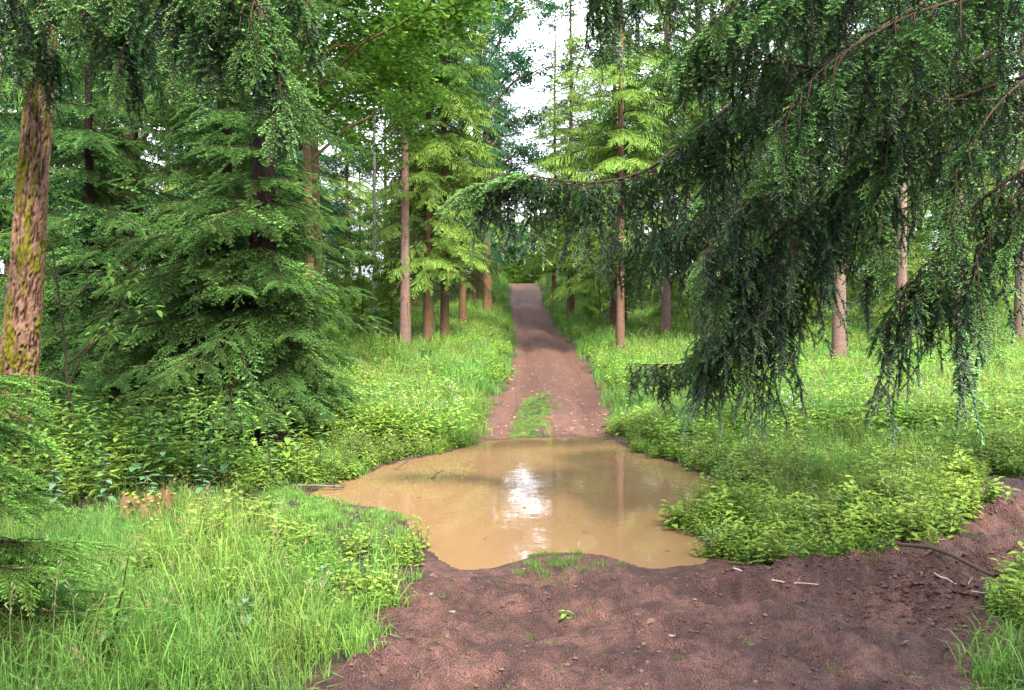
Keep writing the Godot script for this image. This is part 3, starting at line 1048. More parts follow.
	for b in [
		[[V(-4.2, 5.6, -7.5), V(-3.22,4.75,-5.80), V(-2.19,4.15,-5.20), V(-1.64,3.74,-4.90), V(-1.43,3.35,-4.80), V(-1.34,3.0,-4.80)], 0.04, 0.85, 0.45, 1.1, 0.5, 0.6],
		[[V(-4.2, 5.4, -7.5), V(-3.56,4.6,-6.00), V(-2.67,4.12,-5.40), V(-2.04,3.75,-5.00), V(-1.79,3.45,-4.90)], 0.04, 0.8, 0.5, 1.1, 0.45, 0.6],
		[[V(-4.2, 5.2, -7.5), V(-3.87,4.50,-6.40), V(-3.08,4.05,-5.80), V(-2.65,3.75,-5.50), V(-2.50,3.5,-5.40)], 0.035, 0.7, 0.55, 1.1, 0.45, 0.6],
		[[V(-4.25, 4.7, -7.5), V(-4.1,4.26,-6.80), V(-3.77,3.98,-6.50), V(-3.54,3.70,-6.40)], 0.03, 0.6, 0.5, 1.0, 0.3, 0.6],
		[[V(-4.2, 5.6, -7.5), V(-3.38,5.29,-7.00), V(-2.64,5.12,-7.10), V(-1.97,4.77,-7.20), V(-1.70,4.24,-7.20)], 0.04, 0.9, 0.6, 1.0, 0.2, 0.8],
		[[V(-4.2, 5.0, -7.5), V(-3.4,4.7,-7.3), V(-2.9,4.45,-7.1), V(-2.5,4.1,-7.0)], 0.03, 0.9, 0.7, 1.1, 0.2, 0.7],
		[[V(-4.2, 4.9, -7.5), V(-4.6,4.6,-6.6), V(-4.4,4.2,-6.0), V(-4.1,3.8,-5.8)], 0.03, 0.8, 0.6, 1.0, 0.3, 0.6],
		[[V(-4.3, 4.3, -7.5), V(-4.9,4.1,-7.0), V(-5.2,3.8,-6.6)], 0.03, 0.7, 0.6, 1.0, 0.3, 0.6],
	]:
		hang_bough(t, b[0], b[1], b[2], b[3], b[4], b[5], b[6])
	for k in 6:
		var h := 6.2 + k * 1.0
		var az := k * 2.4 + 1.0
		var L := 3.0 * (1.0 - k / 9.0)
		var o := V(-4.1, h, -7.55)
		var out := Vector3(cos(az), 0, sin(az))
		hang_bough(t, [o, o + out * L * .4 + V(0, -.1, 0), o + out * L * .75 + V(0, -.5, 0), o + out * L + V(0, -.7, 0)], 0.04, 0.8, 0.5, 0.5, 0.2, 0.8)

	# the dense dark spruces behind the undergrowth
	t = thing("dense_spruce", place(-3.1, 10.2, 0.1), "dense dark green spruce with low sweeping boughs and a thick blackish trunk", "tree")
	near_spruce(t, [V(0, 0, 0), V(-.03, 1.5, 0), V(0, 4, 0), V(.05, 8, 0), V(0, 15, 0)], 0.21, 2.5, 11.0, 2.6, 15.0, 0.33, 0.12, Color(1.15, 1.1, 1.0), 0.95, 0.6)
	t = thing("dense_spruce", place(-3.85, 11.0, 0.1), "slimmer dark spruce growing beside the thick blackish spruce trunk", "tree")
	near_spruce(t, [V(0, 0, 0), V(.03, 1.5, 0), V(0, 4, 0), V(.05, 8, 0), V(0, 13, 0)], 0.11, 2.3, 9.5, 2.0, 13.0, 0.42, 0.15, Color(1.15, 1.1, 1.0), 0.9, 0.3)
	t = thing("dense_spruce", place(-5.6, 10.8, 0.1), "blue green spruce with boughs near the ground behind the leafy undergrowth", "tree")
	near_spruce(t, [V(0, 0, 0), V(.03, 1.5, 0), V(0, 4, 0), V(.05, 8, 0), V(0, 11, 0)], 0.07, 0.9, 9.5, 2.1, 11.0, 0.34, 0.08, Color(1.25, 1.25, 1.25))
	t = thing("young_spruce", place(-2.44, 3.45, 0.05), "young spruce with pale fresh shoots standing in the tall grass", "tree")
	near_spruce(t, [V(0, 0, 0), V(.02, 0.5, 0), V(0, .9, 0), V(0, 1.35, 0)], 0.022, 0.12, 1.25, 0.6, 1.45, 0.16, 0.06, Color(1.7, 1.6, 1.2), 0.8)

func far_trees() -> void:
	var pale_a := Color(0.16, 0.105, 0.088)
	var pale_b := Color(0.30, 0.21, 0.18)
	var brown_a := Color(0.10, 0.065, 0.04)
	var brown_b := Color(0.19, 0.125, 0.07)
	var dk := Color(0.038, 0.09, 0.028)
	var md := Color(0.10, 0.20, 0.032)
	var yl := Color(0.175, 0.25, 0.055)
	var bl := Color(0.05, 0.14, 0.08)
	var tall := far_spruce(22.0, 8.0, 2.6, 0.145, dk, md, pale_a, pale_b, 0.3, 901)
	var warm := far_spruce(19.0, 2.6, 2.7, 0.16, md, yl, brown_a, brown_b, 0.35, 902)
	var cool := far_spruce(24.0, 3.0, 3.0, 0.17, dk, bl, brown_a, brown_b, 0.3, 903)
	var dark := far_spruce(18.0, 2.0, 2.6, 0.13, dk, md, brown_a, brown_b, 0.35, 904)
	var open := far_spruce(20.0, 4.0, 2.3, 0.11, md, yl, Color(0.13, 0.075, 0.055), Color(0.22, 0.135, 0.10), 0.6, 905)
	var bare_pole := far_spruce(20.0, 10.0, 1.6, 0.08, dk, md, Color(0.42, 0.40, 0.38), Color(0.55, 0.53, 0.5), 0.3, 906)
	var lush := broadleaf(13.0, 5.4, 3.3, 0.09, 0.13, Color(0.075, 0.17, 0.025), Color(0.15, 0.28, 0.045), brown_a, brown_b, 71, 20, 10)
	var bluish := broadleaf(20.0, 5.0, 4.5, 0.22, 0.15, Color(0.04, 0.12, 0.055), Color(0.08, 0.19, 0.09), brown_a, brown_b, 72, 22, 10)
	var bright := broadleaf(9.0, 0.8, 3.0, 0.10, 0.15, Color(0.09, 0.20, 0.03), Color(0.18, 0.32, 0.05), brown_a, brown_b, 73, 16, 9)
	var one := Vector3.ONE
	put_tree("maple_tree", lush, -3.75, 15.0, 0.5, one, M.leaf, "bright green broadleaf tree with a spreading crown beside the dark spruces")
	put_tree("maple_tree", lush, -4.6, 19.5, 2.1, one * 1.2, M.leaf, "taller broadleaf tree with bright green leaves behind the spreading one")
	put_tree("tall_spruce", tall, -3.28, 25.0, 0.0, one, M.needle, "tall spruce with a straight pinkish bare trunk beside the track")
	put_tree("pole_tree", bare_pole, -5.4, 32.0, 1.0, one, M.needle, "thin whitish bare trunk behind the pinkish spruce trunk")
	put_tree("spruce_tree", warm, -2.68, 26.0, 0.6, V(.9, .95, .9), M.needle, "yellow green spruce with a mossy brown trunk, nearer of a close pair")
	put_tree("spruce_tree", warm, -2.23, 27.0, 2.6, V(.85, 1.05, .85), M.needle, "yellow green spruce with a mossy brown trunk, farther of a close pair")
	put_tree("spruce_tree", cool, -2.0, 33.0, 1.3, V(.8, 1, .8), M.needle, "tall blue green spruce beside the climbing track")
	put_tree("spruce_tree", cool, -2.0, 44.0, 3.3, V(1, 1.1, 1), M.needle, "taller blue green spruce near the brow of the hill")
	put_tree("ash_tree", bluish, -1.2, 40.0, 0.2, V(.85, 1.2, .85), M.leaf, "tall blue green broadleaf tree leaning over the track")
	put_tree("ash_tree", bluish, -1.9, 47.0, 2.2, V(.95, 1.2, .95), M.leaf, "blue green broadleaf tree behind the one leaning over the track")
	put_tree("spruce_tree", open, 3.2, 24.0, 0.4, V(1, 1.05, 1), M.needle, "airy yellow green spruce with a reddish trunk beside the track")
	put_tree("spruce_tree", warm, 3.9, 31.0, 1.4, V(.9, .85, .9), M.needle, "yellow green spruce behind the airy spruce with the reddish trunk")
	put_tree("spruce_tree", warm, 2.75, 38.0, 4.4, V(1, .9, 1), M.needle, "yellow green spruce at the brow of the hill beside the track")
	put_tree("spruce_tree", warm, 2.4, 46.0, 0.9, V(.9, .9, .9), M.needle, "slender yellow green spruce closing the view at the brow of the hill")
	put_tree("spruce_tree", cool, -1.0, 62.0, 0.9, V(1, .95, 1), M.needle, "distant blue green spruce on the brow beside the end of the track")
	put_tree("spruce_tree", dark, 4.3, 60.0, 1.9, V(1.15, 1.1, 1.15), M.needle, "distant dark spruce on the brow across the track from the blue green one")
	var g := "tall spruces standing beyond the grassy clearing"
	var lab := "tall spruce with a slim pinkish trunk beyond the grassy clearing"
	for q in [[5.3, 28.0], [6.1, 25.0], [7.5, 24.0], [11.0, 23.0], [14.8, 27.0], [15.0, 24.0]]:
		put_tree("tall_spruce", tall if rng.randf() < 0.5 else open, q[0], q[1], rr(0, TAU), V(1, rr(.9, 1.1), 1), M.needle, lab, g)
	put_tree("tall_spruce", tall, 8.05, 20.0, 2.0, V(1.0, 1, 1.0), M.needle, "tall spruce with the thickest pale grey trunk beyond the grassy clearing")
	# the woods behind, each tree on its own spot
	for row in [[14.0, -9.8, -6.5, 1], [19.0, -12.5, -6.0, 2], [25.0, -16.0, -6.5, 3], [32.0, -20.0, -6.5, 3], [41.0, -26.0, -4.0, 4], [52.0, -34.0, -3.5, 6], [66.0, -42.0, -3.0, 10], [85.0, -55.0, -3.5, 12], [33.0, 10.0, 21.0, 2], [38.0, 6.0, 25.0, 3], [47.0, 5.5, 31.0, 4], [57.0, 4.5, 38.0, 6], [70.0, 5.0, 46.0, 10], [88.0, 6.0, 60.0, 12]]:
		for i in row[3]:
			var x: float = lerpf(row[1], row[2], (i + rr(.15, .85)) / row[3])
			var d: float = row[0] + rr(-2.0, 2.0)
			var sc := V(1, 1, 1) * rr(.85, 1.15)
			var where := "behind the dark spruces" if x < 0.0 else "beyond the grassy clearing"
			if rng.randf() < 0.22:
				put_tree("broadleaf_tree", bluish if rng.randf() < .5 else lush, x, d, rr(0, TAU), sc * (1.0 if d < 30 else 1.25), M.leaf, "leafy broadleaf tree in the dense woods " + where, "broadleaf trees in the woods " + where)
			else:
				var k: int = rng.randi() % 4
				if x > 0.0 and k == 0: k = 3
				var look_: String = ["dark green", "dark green", "blue green", "yellow green"][k]
				put_tree("forest_spruce", [dark, dark, cool, warm][k], x, d, rr(0, TAU), sc, M.needle, look_ + " spruce in the dense woods " + where, look_ + " spruces in the woods " + where)
	for q in [[5.8, 30.0, .34], [7.0, 28.0, .26], [9.2, 27.0, .34], [10.4, 30.0, .42], [12.4, 26.5, .3], [13.6, 30.0, .42], [16.6, 29.0, .42], [17.5, 26.0, .32], [4.6, 33.0, .36], [-4.3, 29.0, .3]]:
		put_tree("young_spruce", warm, q[0], q[1], rr(0, TAU), V(1.2, 1, 1.2) * q[2], M.needle, "small bushy yellow green spruce among the taller trunks", "small bushy spruces among the taller trunks")
	# the woods behind the photographer that shade the foreground
	for q in [[-3.0, -4.5], [1.2, -6.5], [5.5, -4.0], [-6.5, -7.5], [-1.0, -10.0], [4.0, -10.5], [8.5, -8.0], [-9.0, -2.0], [9.5, 0.5], [-0.6, -4.4]]:
		put_tree("roadside_spruce", dark, q[0], q[1], rr(0, TAU), V(1.15, .95, 1.15), M.needle, "dark spruce in the woods across the muddy lane from the puddle", "spruces across the muddy lane")
	# low broadleaf trees closing the view past the brow of the hill
	for q in [[-2.0, 74.0, 1.0], [1.2, 84.0, 1.1], [4.2, 78.0, 1.0], [-4.0, 88.0, 1.3], [6.5, 90.0, 1.3], [1.6, 96.0, 1.25], [-0.6, 68.0, .7], [3.4, 66.0, .7], [0.2, 63.5, .38], [1.6, 64.5, .42], [-1.3, 62.5, .4], [2.9, 63.0, .4], [0.9, 70.0, .6], [0.3, 66.0, .3], [1.2, 67.0, .3], [0.75, 61.5, .2], [-0.4, 61.0, .25], [1.9, 61.0, .25]]:
		put_tree("hill_tree", bright, q[0], q[1], rr(0, TAU), V(1, 1, 1) * q[2], M.leaf, "low bright green broadleaf tree past the brow of the hill", "broadleaf trees past the brow of the hill").position.y -= 1.2 * q[2]
	for q in [[-4.6, 17.5, .3], [7.2, 33.0, .4], [11.5, 33.0, .45], [16.5, 31.0, .5], [-7.0, 13.0, .35], [3.9, 36.0, .35], [-2.9, 48.0, .5], [4.5, 52.0, .5], [-5.5, 30.0, .35], [-9.0, 36.0, .5], [-7.0, 45.0, .6], [-12.0, 50.0, .7], [-4.5, 58.0, .6], [-9.0, 62.0, .8], [-15.0, 66.0, .9], [-22.0, 60.0, .9], [6.5, 44.0, .5], [10.0, 42.0, .55], [14.0, 44.0, .6], [18.0, 41.0, .6], [9.0, 56.0, .7], [13.5, 58.0, .8], [19.0, 56.0, .8], [25.0, 54.0, .9], [6.5, 64.0, .7], [30.0, 60.0, 1.0], [22.0, 38.0, .5], [-17.0, 44.0, .7], [-13.0, 33.0, .5]]:
		put_tree("leafy_bush", bright, q[0], q[1], rr(0, TAU), V(1, 1, 1) * q[2], M.leaf, "round bright green leafy bush among the forest trunks", "leafy bushes among the trunks")

func tint(q: float, warm := 0.0) -> Color:
	return Color(q * (1.0 + warm + rr(-.1, .1)), q, q * (1.0 + rr(-.15, .15)))

func plants() -> void:
	var ga := Color(0.078, 0.155, 0.032)
	var gb := Color(0.135, 0.255, 0.052)
	var fine := []
	var meadow := []
	var short := []
	for k in 4:
		fine.append(grass_tuft(26, 0.34, 0.07, 0.0024, ga, gb, 0.8, 500 + k, 0.03))
		meadow.append(grass_tuft(24, 0.45, 0.14, 0.0045, ga, gb, 0.7, 520 + k, 0.12))
		short.append(grass_tuft(22, 0.12, 0.06, 0.0025, ga, gb, 0.9, 540 + k))
	var herbs := []
	var leafy := []
	var under := []
	for k in 4:
		herbs.append(herb(6, 0.17, 0.09, 0.045, 0.026, Color(0.09, 0.175, 0.03), Color(0.16, 0.265, 0.045), 560 + k))
		leafy.append(herb(6, 0.42, 0.22, 0.11, 0.055, Color(0.12, 0.24, 0.035), Color(0.23, 0.35, 0.06), 580 + k))
		under.append(herb(5, 0.5, 0.18, 0.085, 0.042, Color(0.09, 0.175, 0.03), Color(0.16, 0.265, 0.045), 600 + k))
	# grass
	var near := []
	var low := []
	var field := []
	for i in 14000:
		var x := rr(-4.5, 6.5)
		var d := rr(2.4, 11.5)
		var b := bare(x, d)
		if b < 0.03: continue
		if low_bank(x, d):
			for q in 3: low.append([x + rr(-.08, .08), d + rr(-.08, .08), rr(0.3, 0.7), tint(rr(.85, 1.4))])
			continue
		if x < -2.2 and d > 7.2 + x * 0.1 and rng.randf() < 0.75: continue
		var edge := smoothstep(0.03, 0.55, b)
		var patch := noise_a.get_noise_2d(x * 2.0, d * 2.0)
		if x < -0.3: edge *= lerpf(1.0, 0.35, smoothstep(4.6, 6.4, d))
		if edge < 0.25 or rng.randf() < 0.25:
			low.append([x, d, rr(0.7, 1.5), tint(rr(.8, 1.15))])
		if rng.randf() < (0.85 if x < 0.5 else 0.45):
			near.append([x, d, rr(0.45, 0.95) * (0.35 + 0.75 * edge) * (1.0 + patch * .5), tint(rr(.85, 1.4), patch * .4)])
	for i in 2600:   # sparse blades on the bare mud and its edges
		var x := rr(-1.2, 5.5)
		var d := rr(2.6, 7.6)
		if look(sd_puddle, x, d) < 0.02: continue
		var b := bare(x, d)
		if b > 0.05: continue
		var p := smoothstep(0.1, 0.5, noise_b.get_noise_2d(x * 3.5 + 17.0, d * 3.5))
		if rng.randf() < p * 0.5 * smoothstep(-0.8, 0.0, b):
			low.append([x, d, rr(0.15, 0.5), tint(rr(.5, .95), .1)])
	for i in 75:    # the tufts on the mud tongue at the edge of the puddle
		var x := 0.24 + rng.randfn() * 0.17
		var d := 5.3 + rng.randfn() * 0.28
		if look(sd_puddle, x, d) > -0.05:
			low.append([x, d, rr(0.2, 0.6), tint(rr(.6, .95))])
	for i in 60:
		var x := rr(-0.5, 2.2)
		var d := rr(3.2, 5.2)
		low.append([x, d, rr(0.12, 0.35), tint(rr(.5, .9), .1)])
	for i in 26000:
		var d := 11.0 + pow(rng.randf(), 1.6) * 48.0
		var x := rr(-0.55, 0.72) * (d + 4.0)
		var b := bare(x, d)
		if b < 0.06: continue
		if x < -3.0 and rng.randf() < 0.6: continue
		var patch := noise_a.get_noise_2d(x * .8, d * .8)
		if d < 17.0 and island(x, d) > 0.0:
			low.append([x, d, rr(0.2, 0.5), tint(rr(.85, 1.4))])
			continue
		field.append([x, d, rr(0.6, 1.2) * (0.45 + 0.55 * smoothstep(0.05, 0.8, b)) * (1.0 + maxf(0.0, d - 20.0) * .02), tint(rr(.85, 1.4), patch * .4)])
	for i in 1500:
		var x := 0.25 + rng.randfn() * 0.3
		var d := rr(11.6, 16.6)
		if island(x, d) > 0.0:
			low.append([x, d, rr(0.2, 0.5), tint(rr(.85, 1.4))])
	scatter("tall_grass", fine, near, M.grass, "tall fine green grass around the puddle and the mud", "grass")
	scatter("short_grass", short, low, M.grass, "short grass sprouting at the edge of the mud and on the track", "grass")
	scatter("meadow_grass", meadow, field, M.grass, "pale green meadow grass with seed heads on both sides of the track", "grass")
	# low herbs of the banks
	var bank := []
	for i in 9000:
		var x := rr(-2.6, 6.0)
		var d := rr(4.2, 13.0)
		var b := bare(x, d)
		if b < 0.0 or (d > 11.4 and absf(x - 0.5) < 0.9): continue
		var p := 0.18 + 0.5 * smoothstep(-0.1, 0.25, noise_b.get_noise_2d(x * 1.3 + 31.0, d * 1.3))
		if low_bank(x, d): continue
		if x > 1.0: p += 0.35
		if x < -0.5 and d < 7.0: p *= 0.35
		if rng.randf() < p * smoothstep(1.6, 0.3, b) + (0.0 if low_bank(x, d) else 0.08):
			bank.append([x, d, rr(0.6, 1.35), tint(rr(.95, 1.5), 0.15)])
	for k in 2: herbs.append(herb(4, 0.24, 0.11, 0.085, 0.05, Color(0.09, 0.175, 0.03), Color(0.16, 0.265, 0.045), 570 + k))
	herbs.append(herb(5, 0.30, 0.10, 0.07, 0.014, Color(0.09, 0.17, 0.05), Color(0.17, 0.26, 0.07), 575))
	scatter("bank_herbs", herbs, bank, M.leaf, "low bright green herbs crowding the banks of the puddle", "herbs")
	var mead := []
	for i in 13000:
		var d := 10.5 + pow(rng.randf(), 1.5) * 46.0
		var x := rr(-0.5, 0.72) * (d + 4.0)
		var b := bare(x, d)
		if b < 0.35: continue
		if x < -3.2 and d < 20.0 and rng.randf() < 0.7: continue
		if rng.randf() < 0.3 + 0.6 * smoothstep(-0.1, 0.25, noise_a.get_noise_2d(x * .7 + 9.0, d * .7)):
			mead.append([x, d, rr(0.6, 1.25) * (1.0 + maxf(0.0, d - 20.0) * .012), tint(rr(.85, 1.4))])
	scatter("meadow_herbs", leafy, mead, M.leaf, "pale yellow green leafy plants filling the sloping meadow", "herbs")
	var und := []
	for i in 2600:
		var x := rr(-6.4, -1.9)
		var d := rr(5.6, 12.5)
		if bare(x, d) < 0.25 or low_bank(x, d): continue
		var lim := 7.6 if x > -3.4 else 7.0 + (x + 3.4) * 0.5
		if d < lim + rr(-.3, .3): continue
		if x > -3.7 and d > 8.4: continue
		if rng.randf() < 0.4:
			und.append([x, d, rr(0.4, 0.9) if rng.randf() < 0.6 else rr(0.9, 1.7), tint(rr(.85, 1.4), rr(-.1, .2))])
	scatter("undergrowth", under, und, M.leaf, "leafy green undergrowth in the shade of the dark spruces", "undergrowth")
	var flow := []
	var fl := []
	for k in 3: fl.append(flower_stalk(650 + k))
	for i in 20:
		var x := rr(-3.4, -0.75)
		var d := rr(11.6, 14.5)
		if bare(x, d) > 0.1: flow.append([x, d, rr(.8, 1.2), Color(1, 1, 1)])
	for i in 14:
		var x := rr(2.0, 7.0)
		var d := rr(10.0, 16.0)
		if bare(x, d) > 0.3: flow.append([x, d, rr(.9, 1.4), Color(1, 1, 1)])
	scatter("white_flowers", fl, flow, M.leaf, "small white flower heads dotted through the meadow grass", "flowers")

func leaf_mesh(length: float, width: float, col: Color) -> ArrayMesh:
	var mb := MB.new()
	var n := 6
	var l := []
	var r := []
	var m := []
	for i in n + 1:
		var t := float(i) / n
		var w := width * 0.5 * pow(sin(PI * pow(t, 0.75)), 0.8) * (1.0 if i % 2 == 0 else 0.88)
		var y := -0.25 * t * t * length
		m.append(Vector3(t * length, y - 0.02 * width, 0))
		l.append(Vector3(t * length, y + w * 0.25, w))
		r.append(Vector3(t * length, y + w * 0.25, -w))
	for i in n:
		mb.tri(m[i], l[i + 1], l[i], col); mb.tri(m[i], m[i + 1], l[i + 1], col)
		mb.tri(m[i], r[i], r[i + 1], col); mb.tri(m[i], r[i + 1], m[i + 1], col)
	return mb.mesh()

var leaf_kinds := []
func leafy_plant(called: String, x: float, d: float, h: float, pairs: int, ll: float, lean: Vector3, label: String, group: String, kinds: Array) -> void:
	var o := thing(called, place(x, d, 0.02), label, "plant", group)
	var top := Vector3(0, h, 0) + lean
	var mb := MB.new()
	var sp := [Vector3.ZERO, top * 0.35 + Vector3(lean.x, 0, lean.z) * -0.1, top * 0.7, top]
	mb.tube(sp, [0.006, 0.005, 0.004, 0.002], 5, [Color(0.08, 0.10, 0.04)])
	part("stem", mb.mesh(), M.bark, o)
	for k in pairs:
		var t := 0.22 + 0.78 * (k + 0.5) / pairs
		for s in 2:
			var a := k * 1.57 + s * PI + rr(-.35, .35)
			var dir := Vector3(cos(a), rr(-0.25, 0.35), sin(a))
			var sc := ll / 0.12 * (1.25 - 0.75 * t) * rr(.8, 1.2)
			part("leaf", leaf_kinds[kinds[rng.randi() % kinds.size()]], M.leaf, o, frame(along(sp, t), dir, Vector3.UP, sc))

func stone_mesh(seed_: int, flat: float, col: Color) -> ArrayMesh:
	var g := RandomNumberGenerator.new()
	g.seed = seed_
	var mb := MB.new()
	var pts := []
	for i in 5:
		var la := PI * (i / 4.0 - 0.5)
		var ring := []
		for j in 8:
			var lo := TAU * j / 8.0
			ring.append(Vector3(cos(la) * cos(lo), sin(la) * flat, cos(la) * sin(lo) * 0.75) * g.randf_range(0.8, 1.15))
		if i == 0 or i == 4:
			for j in 8: ring[j] = Vector3(0, sin(la) * flat, 0)
		pts.append(ring)
	for i in 4:
		for j in 8:
			var a: Vector3 = pts[i][j]
			var b: Vector3 = pts[i][(j + 1) % 8]
			var c: Vector3 = pts[i + 1][j]
			var e: Vector3 = pts[i + 1][(j + 1) % 8]
			var q := col * g.randf_range(.9, 1.1)
			if i > 0: mb.tri(a, b, e, q)
			if i < 3: mb.tri(a, e, c, q)
	return mb.mesh()

func stick(called: String, pts: Array, r0: float, r1: float, a: Color, b: Color, label: String, side_twigs: int) -> void:
	var o := thing(called, pts[0], label, "branch")
	var mb := MB.new()
	var pp := []
	var rads := []
	for i in 15:
		pp.append(along(pts, i / 14.0) - pts[0] + Vector3(rr(-.006, .006), rr(-.003, .004), rr(-.006, .006)))
		rads.append(lerpf(r0, r1, i / 14.0) * rr(.9, 1.12))
	mb.tube(pp, rads, 7, bark_cols(15, a, b))
	part("shaft", mb.mesh(), M.wood, o)
	for k in side_twigs:
		var m2 := MB.new()
		var t := rr(.3, .9)
		var p := along(pp, t)
		var dir := Vector3(rr(-1, 1), rr(0.0, .3), rr(-1, 1)).normalized() * rr(.06, .18)
		m2.tube([p, p + dir * .5 + V(0, .01, 0), p + dir], [r1, r1 * .8, .001], 4, [a])
		part("side_twig", m2.mesh(), M.wood, o)

func small_things() -> void:
	for q in [[Color(0.075, 0.18, 0.055), .62], [Color(0.10, 0.21, 0.10), .6], [Color(0.13, 0.25, 0.045), .5], [Color(0.18, 0.31, 0.055), .38], [Color(0.15, 0.23, 0.15), .7]]:
		leaf_kinds.append(leaf_mesh(0.12, 0.12 * q[1], q[0]))
	# nettle-like plants standing out of the undergrowth
	for q in [[-2.55, 7.3], [-2.85, 7.5], [-2.3, 7.75], [-3.1, 7.2], [-3.35, 7.55], [-3.6, 7.2], [-2.7, 8.0], [-3.0, 8.1], [-3.45, 8.2], [-3.9, 7.5], [-2.1, 7.9], [-3.2, 6.9], [-3.8, 6.8], [-4.1, 7.0], [-2.45, 8.3], [-2.0, 8.4]]:
		leafy_plant("nettle_plant", q[0], q[1], rr(.55, 1.0), 9, .115, Vector3(rr(-.1, .1), 0, rr(-.05, .15)), "upright plant with paired pointed green leaves in front of the dark spruces", "upright leafy plants in front of the dark spruces", [0, 0, 1, 2])
	for q in [[-2.65, 6.95], [-3.0, 6.85], [-3.35, 6.7], [-2.9, 7.75], [-3.7, 6.55]]:
		leafy_plant("bramble_plant", q[0], q[1], rr(.35, .55), 6, .10, Vector3(rr(-.15, .15), 0, rr(0, .2)), "low plant with broad pale bluish leaves at the edge of the undergrowth", "pale bluish leafy plants at the edge of the undergrowth", [4, 1])
	leafy_plant("willowherb_plant", -2.35, 8.35, .75, 9, .15, Vector3(.1, 0, .1), "slender plant with long narrow pale leaves by the end of the puddle", "", [3, 3, 2])
	leafy_plant("willowherb_plant", -1.78, 3.55, .55, 9, .075, Vector3(.12, 0, .05), "tall single weed with dark stem rising out of the fine grass", "", [0, 2])
	leafy_plant("plantain_plant", 0.29, 4.35, .07, 3, .09, Vector3.ZERO, "tiny green plant alone on the bare mud", "", [3])
	for q in [[1.62, 5.5], [1.95, 5.55], [1.5, 6.05]]:
		leafy_plant("coltsfoot_plant", q[0], q[1], .10, 3, .08, Vector3.ZERO, "low plant with grey green round leaves where the bank meets the mud", "grey leaved plants at the foot of the bank", [4])
	for q in [[-1.1, 4.75], [-1.35, 4.1]]:
		leafy_plant("dock_plant", q[0], q[1], .2, 4, .09, Vector3.ZERO, "low plant with broad grey green leaves among the fine grass", "broad leaved plants in the grass", [4, 1])
	for q in [[4.75, 9.2], [5.0, 9.0], [5.3, 9.3], [5.1, 9.7], [5.6, 9.1], [4.6, 9.8], [5.7, 9.7]]:
		leafy_plant("fern_plant", q[0], q[1], rr(.3, .5), 9, .2, Vector3(rr(-.2, .1), 0, rr(-.1, .2)), "low plant with long drooping narrow leaves beside the side track", "long leaved plants beside the side track", [3, 2])
	# the sapling with yellow green leaves beside the mossy trunk
	var o := thing("hazel_sapling", place(-4.35, 7.9, .05), "thin sapling with slanting bare branch and yellow green leaves beside the mossy trunk", "tree")
	var mb := MB.new()
	mb.tube([V(0, 0, 0), V(.05, .7, 0), V(.02, 1.5, .05), V(-.05, 2.3, .1)], [.018, .015, .012, .006], 6, [Color(.07, .055, .04)])
	part("trunk", mb.mesh(), M.bark, o)
	var arms := [[V(.03, .95, 0), V(.3, 1.3, .2), V(.75, 1.6, .4), V(1.1, 1.72, .5)], [V(.04, 1.2, 0), V(.4, 1.5, .1), V(.8, 2.0, .3)], [V(.03, 1.7, .05), V(.4, 2.0, .2), V(.7, 2.1, .4)], [V(.0, 2.0, .05), V(-.2, 2.4, .2), V(.2, 2.7, .4)]]
	for a in arms:
		var m2 := MB.new()
		m2.tube(resample(a, 8), [.011, .01, .009, .008, .007, .006, .005, .004, .002], 5, [Color(.15, .11, .08)])
		var br := part("branch", m2.mesh(), M.bark, o)
		for k in 26:
			var t := rr(.45, 1.0)
			var dir := Vector3(rr(-1, 1), rr(-.5, .3), rr(-1, 1)).normalized()
			part("leaf", leaf_kinds[3 if rng.randf() < .7 else 2], M.leaf, br, frame(along(a, t) + dir * rr(0, .14) + V(0, rr(-.05, .08), 0), dir, V(rr(-.3, .3), 1, rr(-.3, .3)), rr(.5, .95)))
	# slim dark stem between the undergrowth and the dense spruces
	o = thing("dead_sapling", place(-3.72, 9.5, .05), "slim dark bare stem beside the dense spruces", "tree")
	mb = MB.new()
	mb.tube([V(0, 0, 0), V(.03, .8, 0), V(-.02, 1.6, .03), V(.02, 2.4, 0)], [.04, .034, .026, .012], 8, bark_cols(4, Color(.03, .024, .018), Color(.06, .045, .035)))
	part("trunk", mb.mesh(), M.bark, o)
	for k in 8:
		mb = MB.new()
		var y := .6 + k * .2
		var az := k * 2.4
		mb.tube([V(0, y, 0), V(cos(az) * .25, y + .06, sin(az) * .25), V(cos(az) * .5, y + .2, sin(az) * .5)], [.01, .007, .003], 4, [Color(.05, .04, .03)])
		part("branch", mb.mesh(), M.bark, o)
	# rotten stump with yellowing sprigs
	o = thing("rotten_stump", place(-2.95, 6.55, .05), "low rotten brown stump at the edge of the grass", "stump")
	mb = MB.new()
	for j in 26:
		var a0 := TAU * j / 26.0
		var a1 := TAU * (j + 1) / 26.0
		var h0 := .16 + noise_c.get_noise_2d(cos(a0) * 5.0, sin(a0) * 5.0) * .16
		var h1 := .16 + noise_c.get_noise_2d(cos(a1) * 5.0, sin(a1) * 5.0) * .16
		var c0 := Color(.13, .075, .045) * rr(.6, 1.3)
		var p0 := V(cos(a0) * .24, 0, sin(a0) * .2)
		var p1 := V(cos(a1) * .24, 0, sin(a1) * .2)
		var q0 := p0 * .8 + V(0, h0, 0)
		var q1 := p1 * .8 + V(0, h1, 0)
		var m0 := p0 * .45 + V(0, h0 * .7, 0)
		var m1 := p1 * .45 + V(0, h1 * .7, 0)
		mb.tri(p0, q1, p1, c0); mb.tri(p0, q0, q1, c0)
		mb.tri(q0, m1, q1, c0 * .8); mb.tri(q0, m0, m1, c0 * .8)
		mb.tri(m0, V(0, .08, 0), m1, c0 * .6)
